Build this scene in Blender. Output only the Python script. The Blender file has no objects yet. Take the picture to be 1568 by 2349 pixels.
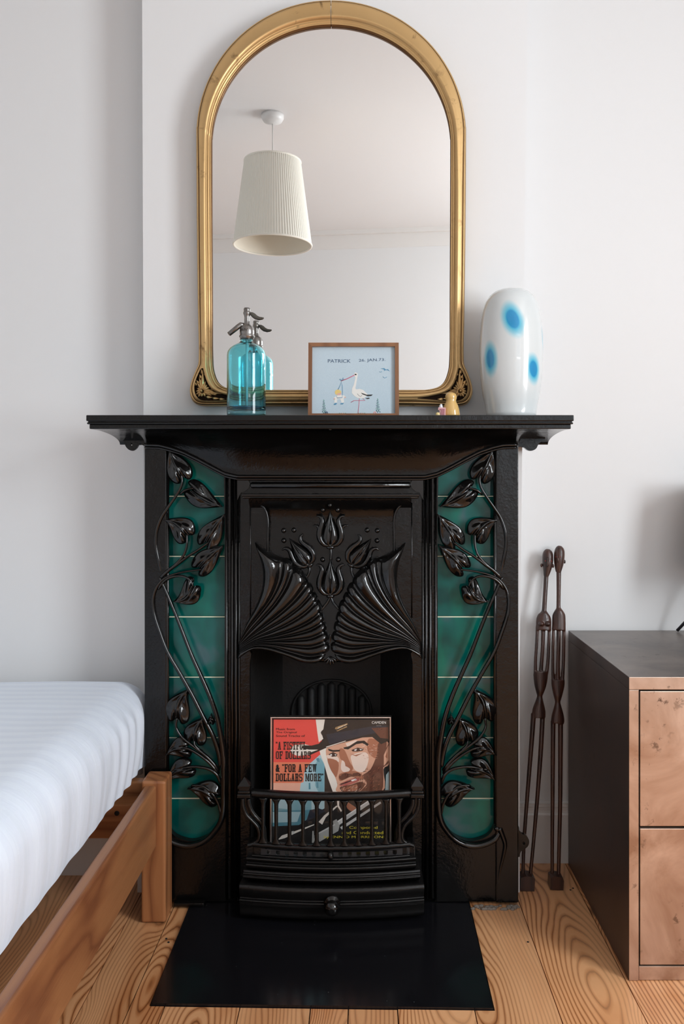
import bpy, bmesh, math, random
from mathutils import Vector, Matrix, noise
from mathutils.geometry import tessellate_polygon
random.seed(4)
# ---------------------------------------------------------------- camera, light, exposure
F = 1890.0; VX, VY = 835.0, 1085.0; H = 1.11      # focal length, vanishing point (px), eye height
W_, H_ = 1568.0, 2349.0
sc = bpy.context.scene; col = sc.collection
cam_d = bpy.data.cameras.new('camera'); cam = bpy.data.objects.new('camera', cam_d); col.objects.link(cam)
cam.location = (0, 0, H); cam.rotation_euler = (math.pi/2, 0, 0)
cam_d.sensor_fit = 'VERTICAL'; cam_d.sensor_height = 36.0; cam_d.lens = F*36.0/H_
cam_d.shift_x = -(VX-W_/2)/H_; cam_d.shift_y = (VY-H_/2)/H_
cam_d.clip_start = .02
sc.camera = cam
sc.view_settings.view_transform = 'Standard'; sc.view_settings.look = 'None'
sc.view_settings.gamma = 1; sc.view_settings.use_curve_mapping = False
sc.view_settings.exposure = 0.34
wd = bpy.data.worlds.new('world'); sc.world = wd; wd.use_nodes = True
bg = wd.node_tree.nodes['Background']; bg.inputs[0].default_value = (.75, .87, 1, 1); bg.inputs[1].default_value = 1.0
XR, XL, YB, ZC = 2.25, -1.95, -1.43, 2.785          # right wall, left wall, back wall, ceiling
def area(name, loc, rot, sx, sy, power, color):
    l = bpy.data.lights.new(name, 'AREA'); l.shape = 'RECTANGLE'; l.size = sx; l.size_y = sy; l.energy = power; l.color = color
    o = bpy.data.objects.new(name, l); col.objects.link(o); o.location = loc; o.rotation_euler = rot
    return o
# daylight entering the two sashes of the window in the right-hand wall, plus an added fill light behind the camera
for i, (z0, z1) in enumerate(((.92, 1.60), (1.66, 2.36))):
    area('window_daylight', (XR-.035, .15, (z0+z1)/2), (math.pi/2, 0, math.pi/2), 1.0, z1-z0, 29, (.915, .965, 1.0))
area('fill_light_behind', (1.32, YB+.225, 1.62), (math.pi/2, 0, math.pi+.12), .80, 1.35, 19, (.925, .97, 1.0))

# ---------------------------------------------------------------- helpers
def w(px, py, d): return Vector(((px-VX)/F*d, d, H-(py-VY)/F*d))
def fl(px, py, z=0.0):
    d = (H-z)*F/(py-VY); return Vector(((px-VX)/F*d, d, z))
def link(name, me, mat=None, parent=None, smooth=False):
    o = bpy.data.objects.new(name, me); col.objects.link(o)
    if mat is not None:
        for m in (mat if isinstance(mat, (list, tuple)) else [mat]): me.materials.append(m)
    if parent is not None: o.parent = parent
    if smooth:
        for p in me.polygons: p.use_smooth = True
    return o
def tag(o, label=None, cat=None, group=None, kind=None):
    for k, v in (('label', label), ('category', cat), ('group', group), ('kind', kind)):
        if v: o[k] = v
    return o
def empty(name, loc=(0, 0, 0)):
    o = bpy.data.objects.new(name, None); col.objects.link(o); o.location = loc; o.empty_display_size = .05
    return o
class MB:
    """mesh builder: collects shapes, links them as one mesh"""
    def __init__(s): s.v = []; s.f = []; s.m = []; s.sm = []
    def add(s, vs, fs, mi=0, smooth=False):
        b = len(s.v); s.v += [Vector(v) for v in vs]; s.f += [tuple(b+i for i in f) for f in fs]
        s.m += [mi]*len(fs); s.sm += [smooth]*len(fs); return s
    def box(s, x0, x1, y0, y1, z0, z1, mi=0, bev=0.0, seg=2):
        bm = bmesh.new(); bmesh.ops.create_cube(bm, size=1)
        for v in bm.verts: v.co = Vector(((x0+x1)/2+v.co.x*(x1-x0), (y0+y1)/2+v.co.y*(y1-y0), (z0+z1)/2+v.co.z*(z1-z0)))
        if bev > 0:
            bmesh.ops.bevel(bm, geom=bm.edges[:], offset=min(bev, .45*min(abs(x1-x0), abs(y1-y0), abs(z1-z0))), segments=seg, profile=.5, affect='EDGES')
        return s.bm(bm, mi, bev > 0)
    def bm(s, bm, mi=0, smooth=False):
        bmesh.ops.recalc_face_normals(bm, faces=bm.faces[:])
        bm.verts.index_update(); s.add([v.co.copy() for v in bm.verts], [[v.index for v in f.verts] for f in bm.faces], mi, False)
        bm.free(); return s
    def grid(s, rows, mi=0, smooth=True, closed=False):
        n = len(rows[0]); vs = [p for r in rows for p in r]; fs = []
        for i in range(len(rows)-1):
            for j in range(n if closed else n-1):
                k = (j+1) % n; fs.append((i*n+j, i*n+k, (i+1)*n+k, (i+1)*n+j))
        return s.add(vs, fs, mi, smooth)
    def tube(s, pts, rad, seg=10, depth=None, mi=0, cap=True, up=None):
        """swept ellipse; rad = in-plane radius, depth = radius along y (when given the tube lies in the x-z plane)"""
        pts = [Vector(p) for p in pts]; n = len(pts); rows = []
        if not hasattr(rad, '__len__'): rad = [rad]*n
        if depth is not None and not hasattr(depth, '__len__'): depth = [depth]*n
        up = Vector(up) if up else Vector((0, 1, 0)); prev = None
        for i, p in enumerate(pts):
            t = (pts[min(i+1, n-1)]-pts[max(i-1, 0)])
            if t.length < 1e-9: t = Vector((0, 0, 1))
            t.normalize()
            if depth is not None or prev is None:
                a = t.cross(up)
                if a.length < 1e-3: a = t.cross(Vector((1, 0, 0)))
            else: a = prev-t*prev.dot(t)
            a.normalize(); b = t.cross(a).normalized(); prev = a
            rd = depth[i] if depth is not None else rad[i]
            rows.append([p+a*rad[i]*math.cos(q*2*math.pi/seg)+b*rd*math.sin(q*2*math.pi/seg) for q in range(seg)])
        s.grid(rows, mi, True, True)
        if cap:
            b0 = len(s.v)-n*seg
            s.f += [tuple(b0+k for k in range(seg))[::-1], tuple(b0+(n-1)*seg+k for k in range(seg))]; s.m += [mi]*2; s.sm += [False]*2
        return s
    def lathe(s, prof, c=(0, 0, 0), seg=40, mi=0, cap0=True, cap1=True):
        c = Vector(c); rows = [[c+Vector((r*math.cos(k*2*math.pi/seg), r*math.sin(k*2*math.pi/seg), z)) for k in range(seg)] for r, z in prof]
        b0 = len(s.v); s.grid(rows, mi, True, True)
        if cap0: s.f.append(tuple(b0+k for k in range(seg))[::-1]); s.m.append(mi); s.sm.append(False)
        if cap1: s.f.append(tuple(b0+(len(prof)-1)*seg+k for k in range(seg))); s.m.append(mi); s.sm.append(False)
        return s
    def ball(s, c, r, ry=None, rz=None, seg=12, mi=0):
        c = Vector(c); ry = r if ry is None else ry; rz = r if rz is None else rz; rows = []
        for i in range(seg//2+1):
            a = math.pi*i/(seg//2); rr = max(math.sin(a), 1e-3)
            rows.append([c+Vector((r*rr*math.cos(k*2*math.pi/seg), ry*rr*math.sin(k*2*math.pi/seg), rz*math.cos(a))) for k in range(seg)])
        return s.grid(rows, mi, True, True)
    def plate(s, outline, holes, y0, y1, mi=0, mapf=None):
        """outline / holes: lists of (x,z); slab from y0 (front) to y1 (back)"""
        loops = [outline]+list(holes)
        tris = tessellate_polygon([[Vector((x, z, 0)) for x, z in L] for L in loops])
        flat = [p for L in loops for p in L]; n = len(flat)
        V = [Vector((x, y0, z)) for x, z in flat]+[Vector((x, y1, z)) for x, z in flat]
        fs = []
        for t in tris:
            a, b, c = [Vector((flat[i][0], flat[i][1], 0)) for i in t]
            tt = t if (b-a).cross(c-a).z > 0 else (t[0], t[2], t[1])
            fs.append(tuple(tt)); fs.append(tuple(n+i for i in reversed(tt)))
        k = 0
        for li, L in enumerate(loops):
            m = len(L); ar = sum(L[i][0]*L[(i+1) % m][1]-L[(i+1) % m][0]*L[i][1] for i in range(m))
            for i in range(m):
                a, b = k+i, k+(i+1) % m
                q = (a, a+n, b+n, b)
                if (ar < 0) != (li > 0): q = q[::-1]
                fs.append(q)
            k += m
        if mapf: V = [mapf(v) for v in V]
        return s.add(V, fs, mi, False)
    def build(s, name, mat, parent=None, auto=None):
        me = bpy.data.meshes.new(name); me.from_pydata([tuple(v) for v in s.v], [], s.f)
        me.polygons.foreach_set('material_index', s.m); me.polygons.foreach_set('use_smooth', s.sm); me.update()
        return link(name, me, mat, parent)
def cr(pts, n=8):
    """Catmull-Rom through a list of tuples"""
    out = []; P = [tuple(p) for p in pts]; P = [P[0]]+P+[P[-1]]
    for i in range(1, len(P)-2):
        for k in range(n):
            t = k/n; out.append(tuple(.5*((2*b)+(-a+c)*t+(2*a-5*b+4*c-d)*t*t+(-a+3*b-3*c+d)*t**3) for a, b, c, d in zip(P[i-1], P[i], P[i+1], P[i+2])))
    out.append(P[-2]); return out
def lerp(a, b, t): return a+(b-a)*t
def interp(tab, x):
    if x <= tab[0][0]: return tab[0][1]
    for (a, va), (b, vb) in zip(tab, tab[1:]):
        if x <= b: return lerp(va, vb, (x-a)/(b-a))
    return tab[-1][1]
def sstep(t): t = max(0, min(1, t)); return t*t*(3-2*t)

# ---------------------------------------------------------------- materials
def mat(name, color, rough=.5, metal=0.0, coat=0.0, spec=.5, **kw):
    m = bpy.data.materials.new(name); m.use_nodes = True; b = m.node_tree.nodes['Principled BSDF']
    b.inputs['Base Color'].default_value = (*color, 1); b.inputs['Roughness'].default_value = rough
    b.inputs['Metallic'].default_value = metal; b.inputs['Coat Weight'].default_value = coat; b.inputs['Coat Roughness'].default_value = .04
    b.inputs['Specular IOR Level'].default_value = spec
    for k, v in kw.items(): b.inputs[k.replace('_', ' ')].default_value = v
    return m
class NT:
    def __init__(s, m): s.m = m; s.t = m.node_tree; s.b = s.t.nodes['Principled BSDF']
    def n(s, typ, ins=None, **props):
        x = s.t.nodes.new(typ)
        for k, v in props.items(): setattr(x, k, v)
        for k, v in (ins or {}).items():
            if isinstance(v, bpy.types.NodeSocket): s.t.links.new(v, x.inputs[k])
            else: x.inputs[k].default_value = v
        return x
    def l(s, a, b): s.t.links.new(a, b)
    def math(s, op, a, b=0.0, c=0.0): return s.n('ShaderNodeMath', {0: a, 1: b, 2: c}, operation=op).outputs[0]
    def obj(s): return s.n('ShaderNodeTexCoord').outputs['Object']
    def scale(s, v, sx, sy, sz): return s.n('ShaderNodeVectorMath', {0: v, 1: (sx, sy, sz)}, operation='MULTIPLY').outputs[0]
    def noise(s, v, sc_, det=3, dist=0.0, rough=.5): return s.n('ShaderNodeTexNoise', {'Vector': v, 'Scale': sc_, 'Detail': det, 'Distortion': dist, 'Roughness': rough}).outputs['Fac']
    def ramp(s, f, stops, interp='LINEAR'):
        r = s.n('ShaderNodeValToRGB', {0: f}); e = r.color_ramp; e.interpolation = interp
        while len(e.elements) < len(stops): e.elements.new(.5)
        for el, (p, c) in zip(e.elements, stops): el.position = p; el.color = (*c, 1) if len(c) == 3 else c
        return r.outputs[0]
    def mix(s, f, a, b, mode='MIX'):
        x = s.n('ShaderNodeMix', data_type='RGBA', blend_type=mode)
        for k, v in ((0, f), (6, a), (7, b)):
            if isinstance(v, bpy.types.NodeSocket): s.l(v, x.inputs[k])
            else: x.inputs[k].default_value = v if k == 0 or len(v) == 4 else (*v, 1)
        return x.outputs[2]
    def bump(s, h, strength=.3, dist=.002):
        b = s.n('ShaderNodeBump', {'Height': h, 'Strength': strength, 'Distance': dist}); s.l(b.outputs[0], s.b.inputs['Normal']); return b
    def col(s, c): s.l(c, s.b.inputs['Base Color'])
    def rough(s, c): s.l(c, s.b.inputs['Roughness'])

def paint(name, c, rough=.6):
    m = mat(name, c, rough); t = NT(m); v = t.obj()
    t.col(t.mix(t.noise(v, 1.3, 2), [x*.985 for x in c], [min(1, x*1.01) for x in c])); t.bump(t.noise(v, 90, 3), .08, .001); return m
M_wall = paint('white_wall_paint', (.775, .778, .782))
M_ceil = paint('ceiling_paint', (.81, .80, .795))
M_trim = mat('satin_trim_paint', (.78, .76, .74), .3)
def iron(name, base=.010, rough=.17, bs=.22, tint=(1, .96, .95)):
    m = mat(name, (base*tint[0], base*tint[1], base*tint[2]), rough, 0, 0, .40); t = NT(m); v = t.obj()
    n1 = t.noise(v, 160, 4, 0, .6); n2 = t.noise(v, 26, 3)
    t.bump(t.math('ADD', t.math('MULTIPLY', n1, .55), t.math('MULTIPLY', n2, 1.4)), bs, .0022)
    t.rough(t.math('ADD', t.math('MULTIPLY', n2, .12), rough-.06)); return m
M_iron = iron('black_enamelled_iron', .003, .09, .55)
M_relief = iron('gloss_black_relief', .003, .075, .14)
M_relief.node_tree.nodes['Principled BSDF'].inputs['Specular IOR Level'].default_value = .6
M_ironm = iron('matt_black_iron', .006, .24, .5)
M_soot = iron('sooty_iron', .006, .6, .6)
M_slate = iron('polished_black_slate', .0045, .16, .04)
t = NT(M_slate); v = t.obj()
vo = t.n('ShaderNodeTexVoronoi', {'Vector': v, 'Scale': 55.0}).outputs['Distance']
sp = t.math('MULTIPLY', t.math('LESS_THAN', vo, .045), t.math('GREATER_THAN', t.noise(v, 9, 1), .58))
t.col(t.mix(sp, (.006, .006, .0075), (.16, .17, .18)))
def tile_mat():
    m = mat('teal_glazed_tile', (.02, .25, .22), .10, 0, 0, .38); t = NT(m)
    inf = t.n('ShaderNodeObjectInfo'); v = t.n('ShaderNodeVectorMath', {0: t.obj(), 1: inf.outputs['Location']}, operation='ADD').outputs[0]
    off = t.n('ShaderNodeCombineXYZ', {0: t.math('MULTIPLY', inf.outputs['Random'], 9.0), 2: t.math('MULTIPLY', inf.outputs['Random'], 5.0)}).outputs[0]
    v = t.n('ShaderNodeVectorMath', {0: v, 1: off}, operation='ADD').outputs[0]
    n1 = t.noise(v, 9, 2, .4); n2 = t.noise(t.scale(v, 1, 1, .4), 17, 2, .3)
    c = t.ramp(n1, [(.32, (.001, .055, .050)), (.45, (.001, .090, .078)), (.56, (.006, .110, .100)), (.68, (.045, .115, .125))])
    c = t.mix(t.math('MULTIPLY', t.ramp(n2, [(.52, (0, 0, 0)), (.72, (1, 1, 1))]), .65), c, (.001, .17, .115))
    t.col(c); t.bump(t.noise(v, 55, 2), .12, .002); return m
M_tile = tile_mat()
M_grout = mat('cream_grout', (.80, .86, .66), .6)
def gold(name, c1, c2, rough=.34):
    m = mat(name, c1, rough, .75); t = NT(m); v = t.obj()
    n = t.noise(v, 26, 5, .5, .65); n2 = t.noise(v, 7, 3, 1.0)
    f = t.math('MULTIPLY', t.ramp(n, [(.58, (0, 0, 0)), (.72, (1, 1, 1))]), t.ramp(n2, [(.45, (.15, .15, .15)), (.62, (1, 1, 1))]))
    t.col(t.mix(f, t.mix(t.noise(v, 12, 2), c1, c2), (.10, .045, .015))); t.rough(t.math('ADD', t.math('MULTIPLY', n, .25), rough-.1)); t.bump(n, .15, .001); return m
M_gold = gold('antique_gilt', (.60, .385, .165), (.68, .46, .22), .40)
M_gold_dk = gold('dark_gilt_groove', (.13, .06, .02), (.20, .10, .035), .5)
M_bole = mat('dark_bole', (.018, .009, .005), .8, 0, 0, .1)
M_mirror = mat('mirror_glass', (.90, .90, .89), .0, 1.0)
def wood(name, c1, c2, c3, scale=60, stretch=.05, axis='Y', rough=.42, knots=False, coat=.15, ringamp=7.0):
    m = mat(name, c1, rough, 0, coat); t = NT(m)
    inf = t.n('ShaderNodeObjectInfo'); r = inf.outputs['Random']
    off = t.n('ShaderNodeCombineXYZ', {0: t.math('MULTIPLY', r, 17.0), 1: t.math('MULTIPLY', r, 41.0), 2: t.math('MULTIPLY', r, 7.0)}).outputs[0]
    v = t.n('ShaderNodeVectorMath', {0: t.obj(), 1: off}, operation='ADD').outputs[0]
    s3 = {'X': (stretch, 1, 1), 'Y': (1, stretch, 1), 'Z': (1, 1, stretch)}[axis]
    vs = t.scale(v, *s3); sep = t.n('ShaderNodeSeparateXYZ', {0: t.obj()})
    across = sep.outputs['Z' if axis == 'X' else 'X'] if axis != 'Z' else t.math('ADD', sep.outputs['X'], sep.outputs['Y'])
    low = t.noise(t.scale(v, *{'X': (.22, 1, 1), 'Y': (1, .22, 1), 'Z': (1, 1, .22)}[axis]), 7.5, 2, .25)
    fine = t.noise(vs, 260, 3)
    if knots:
        yy = t.n('ShaderNodeSeparateXYZ', {0: v}).outputs['Y']
        yn = t.n('ShaderNodeTexNoise', {'W': t.math('ADD', t.math('MULTIPLY', yy, 1.15), t.math('MULTIPLY', r, 90.0)), 'Scale': 1.0, 'Detail': 1.5}, noise_dimensions='1D').outputs['Fac']
        yn = t.math('MULTIPLY', t.math('SUBTRACT', yn, .15), .17)
        x0 = t.math('ADD', across, t.math('MULTIPLY', t.math('SUBTRACT', t.math('FRACT', t.math('MULTIPLY', r, 7.31)), .5), .17))
        rad = t.math('SQRT', t.math('ADD', t.math('MULTIPLY', x0, x0), t.math('MULTIPLY', yn, yn)))
        x = t.math('ADD', t.math('MULTIPLY', rad, scale), t.math('MULTIPLY', low, ringamp))
    else: x = t.math('ADD', t.math('MULTIPLY', across, scale), t.math('MULTIPLY', low, ringamp))
    if knots:
        vk = t.scale(v, *{'X': (.42, 1, 1), 'Y': (1, .42, 1), 'Z': (1, 1, .42)}[axis])
        dk = t.n('ShaderNodeTexVoronoi', {'Vector': vk, 'Scale': 5.2, 'Randomness': 1.0}).outputs['Distance']
        e = t.math('POWER', 2.718, t.math('MULTIPLY', t.math('POWER', t.math('MULTIPLY', dk, 5.0), 2.0), -1.0))
        x = t.math('ADD', x, t.math('MULTIPLY', e, 5.0))
    s_ = t.math('FRACT', t.math('ADD', x, t.math('MULTIPLY', fine, .12)))
    c = t.ramp(s_, [(0, c3), (.10, c2), (.32, c1), (.70, c1), (.90, c2), (1, c3)])
    c = t.mix(t.math('MULTIPLY', t.noise(vs, 60, 3), .35), c, c2)
    c = t.mix(1.0, c, t.ramp(r, [(0, (.80, .78, .74)), (.5, (1, 1, 1)), (1, (1.0, .90, .80))]), 'MULTIPLY')
    if knots:
        blot = t.noise(t.scale(v, 1, .22, 1), 9, 3, .6)
        c = t.mix(t.ramp(blot, [(.50, (0, 0, 0)), (.66, (.75, .75, .75))]), c, t.mix(1.0, c, (.80, .62, .48), 'MULTIPLY'))
        c = t.mix(t.ramp(t.noise(t.scale(v, 1, .12, 1), 5, 2), [(.42, (0, 0, 0)), (.62, (.55, .55, .55))]), c, c1)
    if knots: c = t.mix(t.ramp(dk, [(.07, (1, 1, 1)), (.10, (0, 0, 0))]), c, (.10, .045, .02))
    t.col(c); t.bump(t.math('ADD', fine, t.math('MULTIPLY', s_, .3)), .12, .001)
    t.rough(t.math('ADD', t.math('MULTIPLY', fine, .2), rough-.1)); return m
M_floor = wood('pine_floorboard', (.84, .455, .225), (.56, .24, .092), (.17, .052, .018), 126, .04, 'Y', .36, True, .25, 4.0)
M_gap = mat('dark_floor_gap', (.03, .02, .015), .9)
M_bedwood = wood('stained_pine', (.345, .148, .058), (.255, .098, .038), (.18, .062, .025), 30, .05, 'Y', .42, False, .2, 3)
M_bedwoodz = wood('stained_pine_upright', (.37, .16, .064), (.27, .105, .040), (.19, .068, .026), 30, .05, 'Z', .42, False, .2, 3)
M_pale = mat('pale_slat_wood', (.62, .44, .30), .5)
M_carved = wood('dark_carved_wood', (.060, .022, .014), (.038, .014, .010), (.02, .009, .007), 40, .06, 'Z', .36, False, .3, 3)
M_picwood = wood('walnut_picture_frame', (.27, .122, .052), (.21, .09, .038), (.19, .08, .034), 14, .06, 'Z', .4, False, .1, 3)
def sheet_mat():
    m = mat('white_satin_stripe_sheet', (.80, .82, .86), .6, 0, 0, .3, Sheen_Weight=.15); t = NT(m)
    y = t.n('ShaderNodeSeparateXYZ', {0: t.obj()}).outputs['Y']
    s_ = t.math('SINE', t.math('MULTIPLY', t.math('ADD', y, t.math('MULTIPLY', t.noise(t.obj(), 3, 1), .03)), 155.0))
    st = t.ramp(t.math('ADD', t.math('MULTIPLY', s_, .5), .5), [(.42, (0, 0, 0)), (.58, (1, 1, 1))])
    t.col(t.mix(st, (.775, .845, .955), (.81, .885, .99))); t.rough(t.math('SUBTRACT', .68, t.math('MULTIPLY', st, .26)))
    t.bump(t.noise(t.scale(t.obj(), 1, 3, .5), 14, 3), .18, .006); return m
M_sheet = sheet_mat()
def bronze(name, c1, c2, metal=.9, rough=.34, spots=.5):
    m = mat(name, c1, rough, metal); t = NT(m); v = t.obj()
    n = t.noise(v, 5, 5, .8, .6); n2 = t.noise(v, 42, 4, .2, .7); n3 = t.noise(t.scale(v, 1, 1, .35), 11, 3, .5)
    c = t.mix(t.ramp(n, [(.35, (0, 0, 0)), (.65, (1, 1, 1))]), c1, c2)
    sp = t.math('MULTIPLY', t.ramp(n2, [(.58, (0, 0, 0)), (.66, (1, 1, 1))]), t.math('MULTIPLY', t.ramp(n3, [(.48, (0, 0, 0)), (.62, (1, 1, 1))]), spots))
    t.col(t.mix(sp, c, [x*.35 for x in c1])); t.rough(t.math('ADD', t.math('MULTIPLY', n, .28), rough-.12)); return m
M_copper = bronze('aged_copper_sheet', (.42, .285, .21), (.76, .61, .51), .85, .34, 1.0)
M_bronze = bronze('shaded_patinated_side', (.07, .048, .042), (.13, .092, .08), .6, .38, .3)  # patinated bronze, darkened in colour for the dark fireplace it reflects
M_bronzetop = bronze('bronze_top_wall_sheen', (.11, .095, .09), (.27, .235, .215), .6, .34, .6)  # bronze greyed in colour for the wall it reflects
M_dark = mat('black_shadow_gap', (.01, .01, .01), .8)
M_pewter = bronze('tarnished_pewter', (.17, .16, .15), (.36, .35, .34), .95, .26, .7)
M_lever = mat('dull_grey_lever', (.12, .115, .10), .35, .8)
def glassm(name, c, rough=.0, ior=1.45): return mat(name, c, rough, 0, 0, .5, Transmission_Weight=1.0, IOR=ior)
M_glass = glassm('aqua_bottle_glass', (.40, .86, .92)); M_tube = mat('pale_dip_tube', (.62, .86, .88), .3)
M_glassbase = glassm('thick_blue_glass_base', (.02, .45, .72))
M_chrome = mat('rose_silver_frame', (.88, .76, .70), .30, 1.0)

# ---------------------------------------------------------------- room
DF = 2.12                       # front plane of the fireplace casting
DWALL = 2.18; DR = 2.36; DLW = 2.29
bx0, bx1 = (328-VX)/F*DWALL, (1201-VX)/F*DWALL      # chimney breast sides
def struct(name, mb, m, parent=None):
    o = mb.build(name, m, parent)
    if parent is None: o['kind'] = 'structure'
    return o
fo = (w(560, 1400, DWALL), w(962, 2090, DWALL))     # recess behind the grate
mb = MB()
def brl(z): return w(324.5+6.5*min(1, max(0, (VY-(z-H)/DWALL*F)/1500)), 0, DWALL).x
def brr(z): return w(1209.5-18*min(1, (VY-(z-H)/DWALL*F)/1500), 0, DWALL).x
zc_ = w(0, 1500, DWALL).z
mb.plate([(brl(0), 0), (fo[0].x, 0), (fo[0].x, fo[0].z), (fo[1].x, fo[0].z), (fo[1].x, 0), (brr(zc_), 0), (brr(zc_), zc_), (brr(ZC), ZC), (brl(ZC), ZC), (brl(zc_), zc_)], [], DWALL, DR+.3)
bx1 = brr(zc_)
struct('wall_chimney_breast', mb, M_wall)
struct('wall_front_right', MB().box(bx1-.04, XR+.1, DR, DR+.1, 0, ZC), M_wall)
struct('wall_front_left', MB().box(XL-.1, bx0+.02, DLW, DLW+.1, 0, ZC), M_wall)
struct('wall_left', MB().box(XL-.1, XL, YB-.4, DLW+.05, 0, ZC), M_wall)
# right wall with its window opening
mb = MB(); wy0, wy1, wz0, wz1 = -.38, .68, .88, 2.40
def yz_plate(mb, y0, y1, z0, z1, holes, x0, x1):
    o = [(y0, z0), (y1, z0), (y1, z1), (y0, z1)]
    mb.plate(o, holes, x0, x1, mapf=lambda v: Vector((v.y, v.x, v.z)))
yz_plate(mb, YB-.1, DR+.05, 0, ZC, [[(wy0, wz0), (wy1, wz0), (wy1, wz1), (wy0, wz1)]], XR, XR+.1)
struct('wall_right', mb, M_wall)
mb = MB(); mb.plate([(XL-.1, 0), (XR+.1, 0), (XR+.1, ZC), (XL-.1, ZC)], [[(.9, .92), (1.74, .92), (1.74, 2.32), (.9, 2.32)]], YB-.1, YB)  # opening made for the added fill window
def skew(mb):
    for v_ in mb.v: v_.y += .12*(v_.x+.23)
    return mb
struct('wall_back', skew(mb), M_wall)
struct('ceiling', MB().box(XL-.1, XR+.1, YB-.4, DR+.1, ZC, ZC+.1), M_ceil)
# cornice: slightly skewed on the back wall as its reflection shows
mb = MB(); mb.plate([(XL, ZC-.125), (XR, ZC-.125), (XR, ZC), (XL, ZC)], [], YB, YB+.004)
mb.plate([(XL, ZC-.03), (XR, ZC-.03), (XR, ZC), (XL, ZC)], [], YB, YB+.03)
pass
skew(mb)
struct('trim_1', mb, M_trim)
# windows
mb = MB()
def sashx(mb, x, y0, y1, z0, z1, mid, t_=.05):
    for a, b, c, d in ((y0, y1, z0, z0+t_), (y0, y1, z1-t_, z1), (y0, y0+t_, z0, z1), (y1-t_, y1, z0, z1), (y0, y1, mid-.03, mid+.03)): mb.box(x, x+.05, a, b, c, d)
win = struct('window_1', MB().box(XR-.01, XR+.09, wy0-.06, wy1+.06, wz0-.04, wz0), M_trim)
fr = MB(); sashx(fr, XR+.01, wy0, wy1, wz0, wz1, 1.63); fr.build('window_frame', M_trim, win)
MB().box(XR+.03, XR+.035, wy0, wy1, wz0, wz1).build('pane', glassm('window_pane', (1, 1, 1), 0, 1.1), win)
win = struct('fill_window', skew(MB().box(.86, 1.78, YB-.09, YB+.01, .88, .92)), M_trim)  # unseen window added to house the fill light behind the camera
fr = MB(); [fr.box(a, b, YB-.06, YB-.01, c, d) for a, b, c, d in ((.9, 1.74, .92, .97), (.9, 1.74, 2.27, 2.32), (.9, .95, .92, 2.32), (1.69, 1.74, .92, 2.32), (.9, 1.74, 1.59, 1.65))]
skew(fr).build('window_frame', M_trim, win); skew(MB().box(.9, 1.74, YB-.04, YB-.035, .92, 2.32)).build('pane', bpy.data.materials['window_pane'], win)
# skirting boards
def skirting(name, x0, x1, d, h):
    mb = MB(); prof = [(0, 0), (0, h-.035), (.004, h-.03), (.006, h-.018), (.004, h-.012), (.010, h-.003), (.016, h), (.018, h)]
    rows = [[Vector((x, d+a, b)) for a, b in prof] for x in (x0, x1)]
    mb.grid(rows, 0, False); mb.box(x0, x1, d+.005, d+.018, 0, h-.004); return struct(name, mb, M_trim)
skirting('baseboard_right', bx1, .585, DR-.018, .172)
skirting('baseboard_left', XL, bx0, DLW-.018, .165)
struct('baseboard_breast', MB().box(bx0-.015, bx0-.001, DWALL, DLW-.02, 0, .165), M_trim)

# floor: planks laid towards the fireplace wall, joints as photographed
floor = struct('floor', MB().box(XL-.1, XR+.1, YB-.4, DR+.1, -.05, -.018), M_gap)
joints = [-1.95, -1.78, -1.62, -1.45, -1.30, -1.15, -1.0, -.865, -.725, -.588, -.487, -.415, -.258, -.1115, -.033, .069, .228, .40, .571, .72, .87, 1.02, 1.19, 1.36, 1.52, 1.70, 1.88, 2.05, 2.25]
hz = .005
HB = [fl(434, 2080, hz), fl(1078, 2082, hz), fl(1131, 2312, hz), fl(346, 2301, hz)]      # hearth slab corners
hy0 = min(HB[2].y, HB[3].y)
def hx(side, y):       # x of the slab's edge at depth y
    a, b = (HB[0], HB[3]) if side == 0 else (HB[1], HB[2]); t_ = (y-a.y)/(b.y-a.y); return a.x+(b.x-a.x)*t_
def fy(x): t_ = (x-HB[3].x)/(HB[2].x-HB[3].x); return HB[3].y+(HB[2].y-HB[3].y)*t_
def plank(a, b):
    g = .0011; a += g; b -= g
    XLh, XRh = min(HB[0].x, HB[3].x), max(HB[1].x, HB[2].x)
    yb = -1.7; yt = DR+.02
    if b < XLh or a > XRh: poly = [(a, yb), (b, yb), (b, yt), (a, yt)]
    elif a > HB[3].x and b < HB[2].x-.0: poly = [(a, yb), (b, yb), (b, fy(b)-.002), (a, fy(a)-.002)]
    elif a <= HB[3].x:                                    # left edge board, notched round the slab
        poly = [(a, yb), (b, yb), (b, fy(b)-.002), (HB[3].x-.003, HB[3].y-.002), (HB[0].x-.003, HB[0].y), (HB[0].x-.003, DF+.04), (a, DF+.04)]
        if b > HB[0].x: pass
    else:
        poly = [(a, yb), (b, yb), (b, yt), (HB[1].x+.003, yt), (HB[1].x+.003, HB[1].y), (HB[2].x+.003, HB[2].y-.002), (a, fy(a)-.002)]
    mb = MB(); c = ((a+b)/2); dz = random.uniform(-.0012, .0006)
    mb.plate([(x-c, y) for x, y in poly], [], 0, -.017, mapf=lambda v: Vector((v.x, v.z, v.y)))
    o = mb.build('plank', M_floor, floor); o.location = (c, 0, dz)
    return o
for a, b in zip(joints, joints[1:]): plank(a, b)
mb = MB()                                                  # flush nail heads
for i in range(90):
    j = random.randrange(9, 21); yy = random.choice([.75, 1.18, 1.60, 1.63, 1.95, 2.2])+random.uniform(-.02, .02); xx = joints[j]+random.choice([.02, joints[j+1]-joints[j]-.02])+random.uniform(-.008, .008)
    if hx(0, yy) < xx < hx(1, yy) and yy > hy0-.02: continue
    mb.lathe([(.0026, -.004), (.0026, .0012)], (xx, yy, 0), 8)
tag(mb.build('nail_head', M_dark, floor), kind='stuff')

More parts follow.
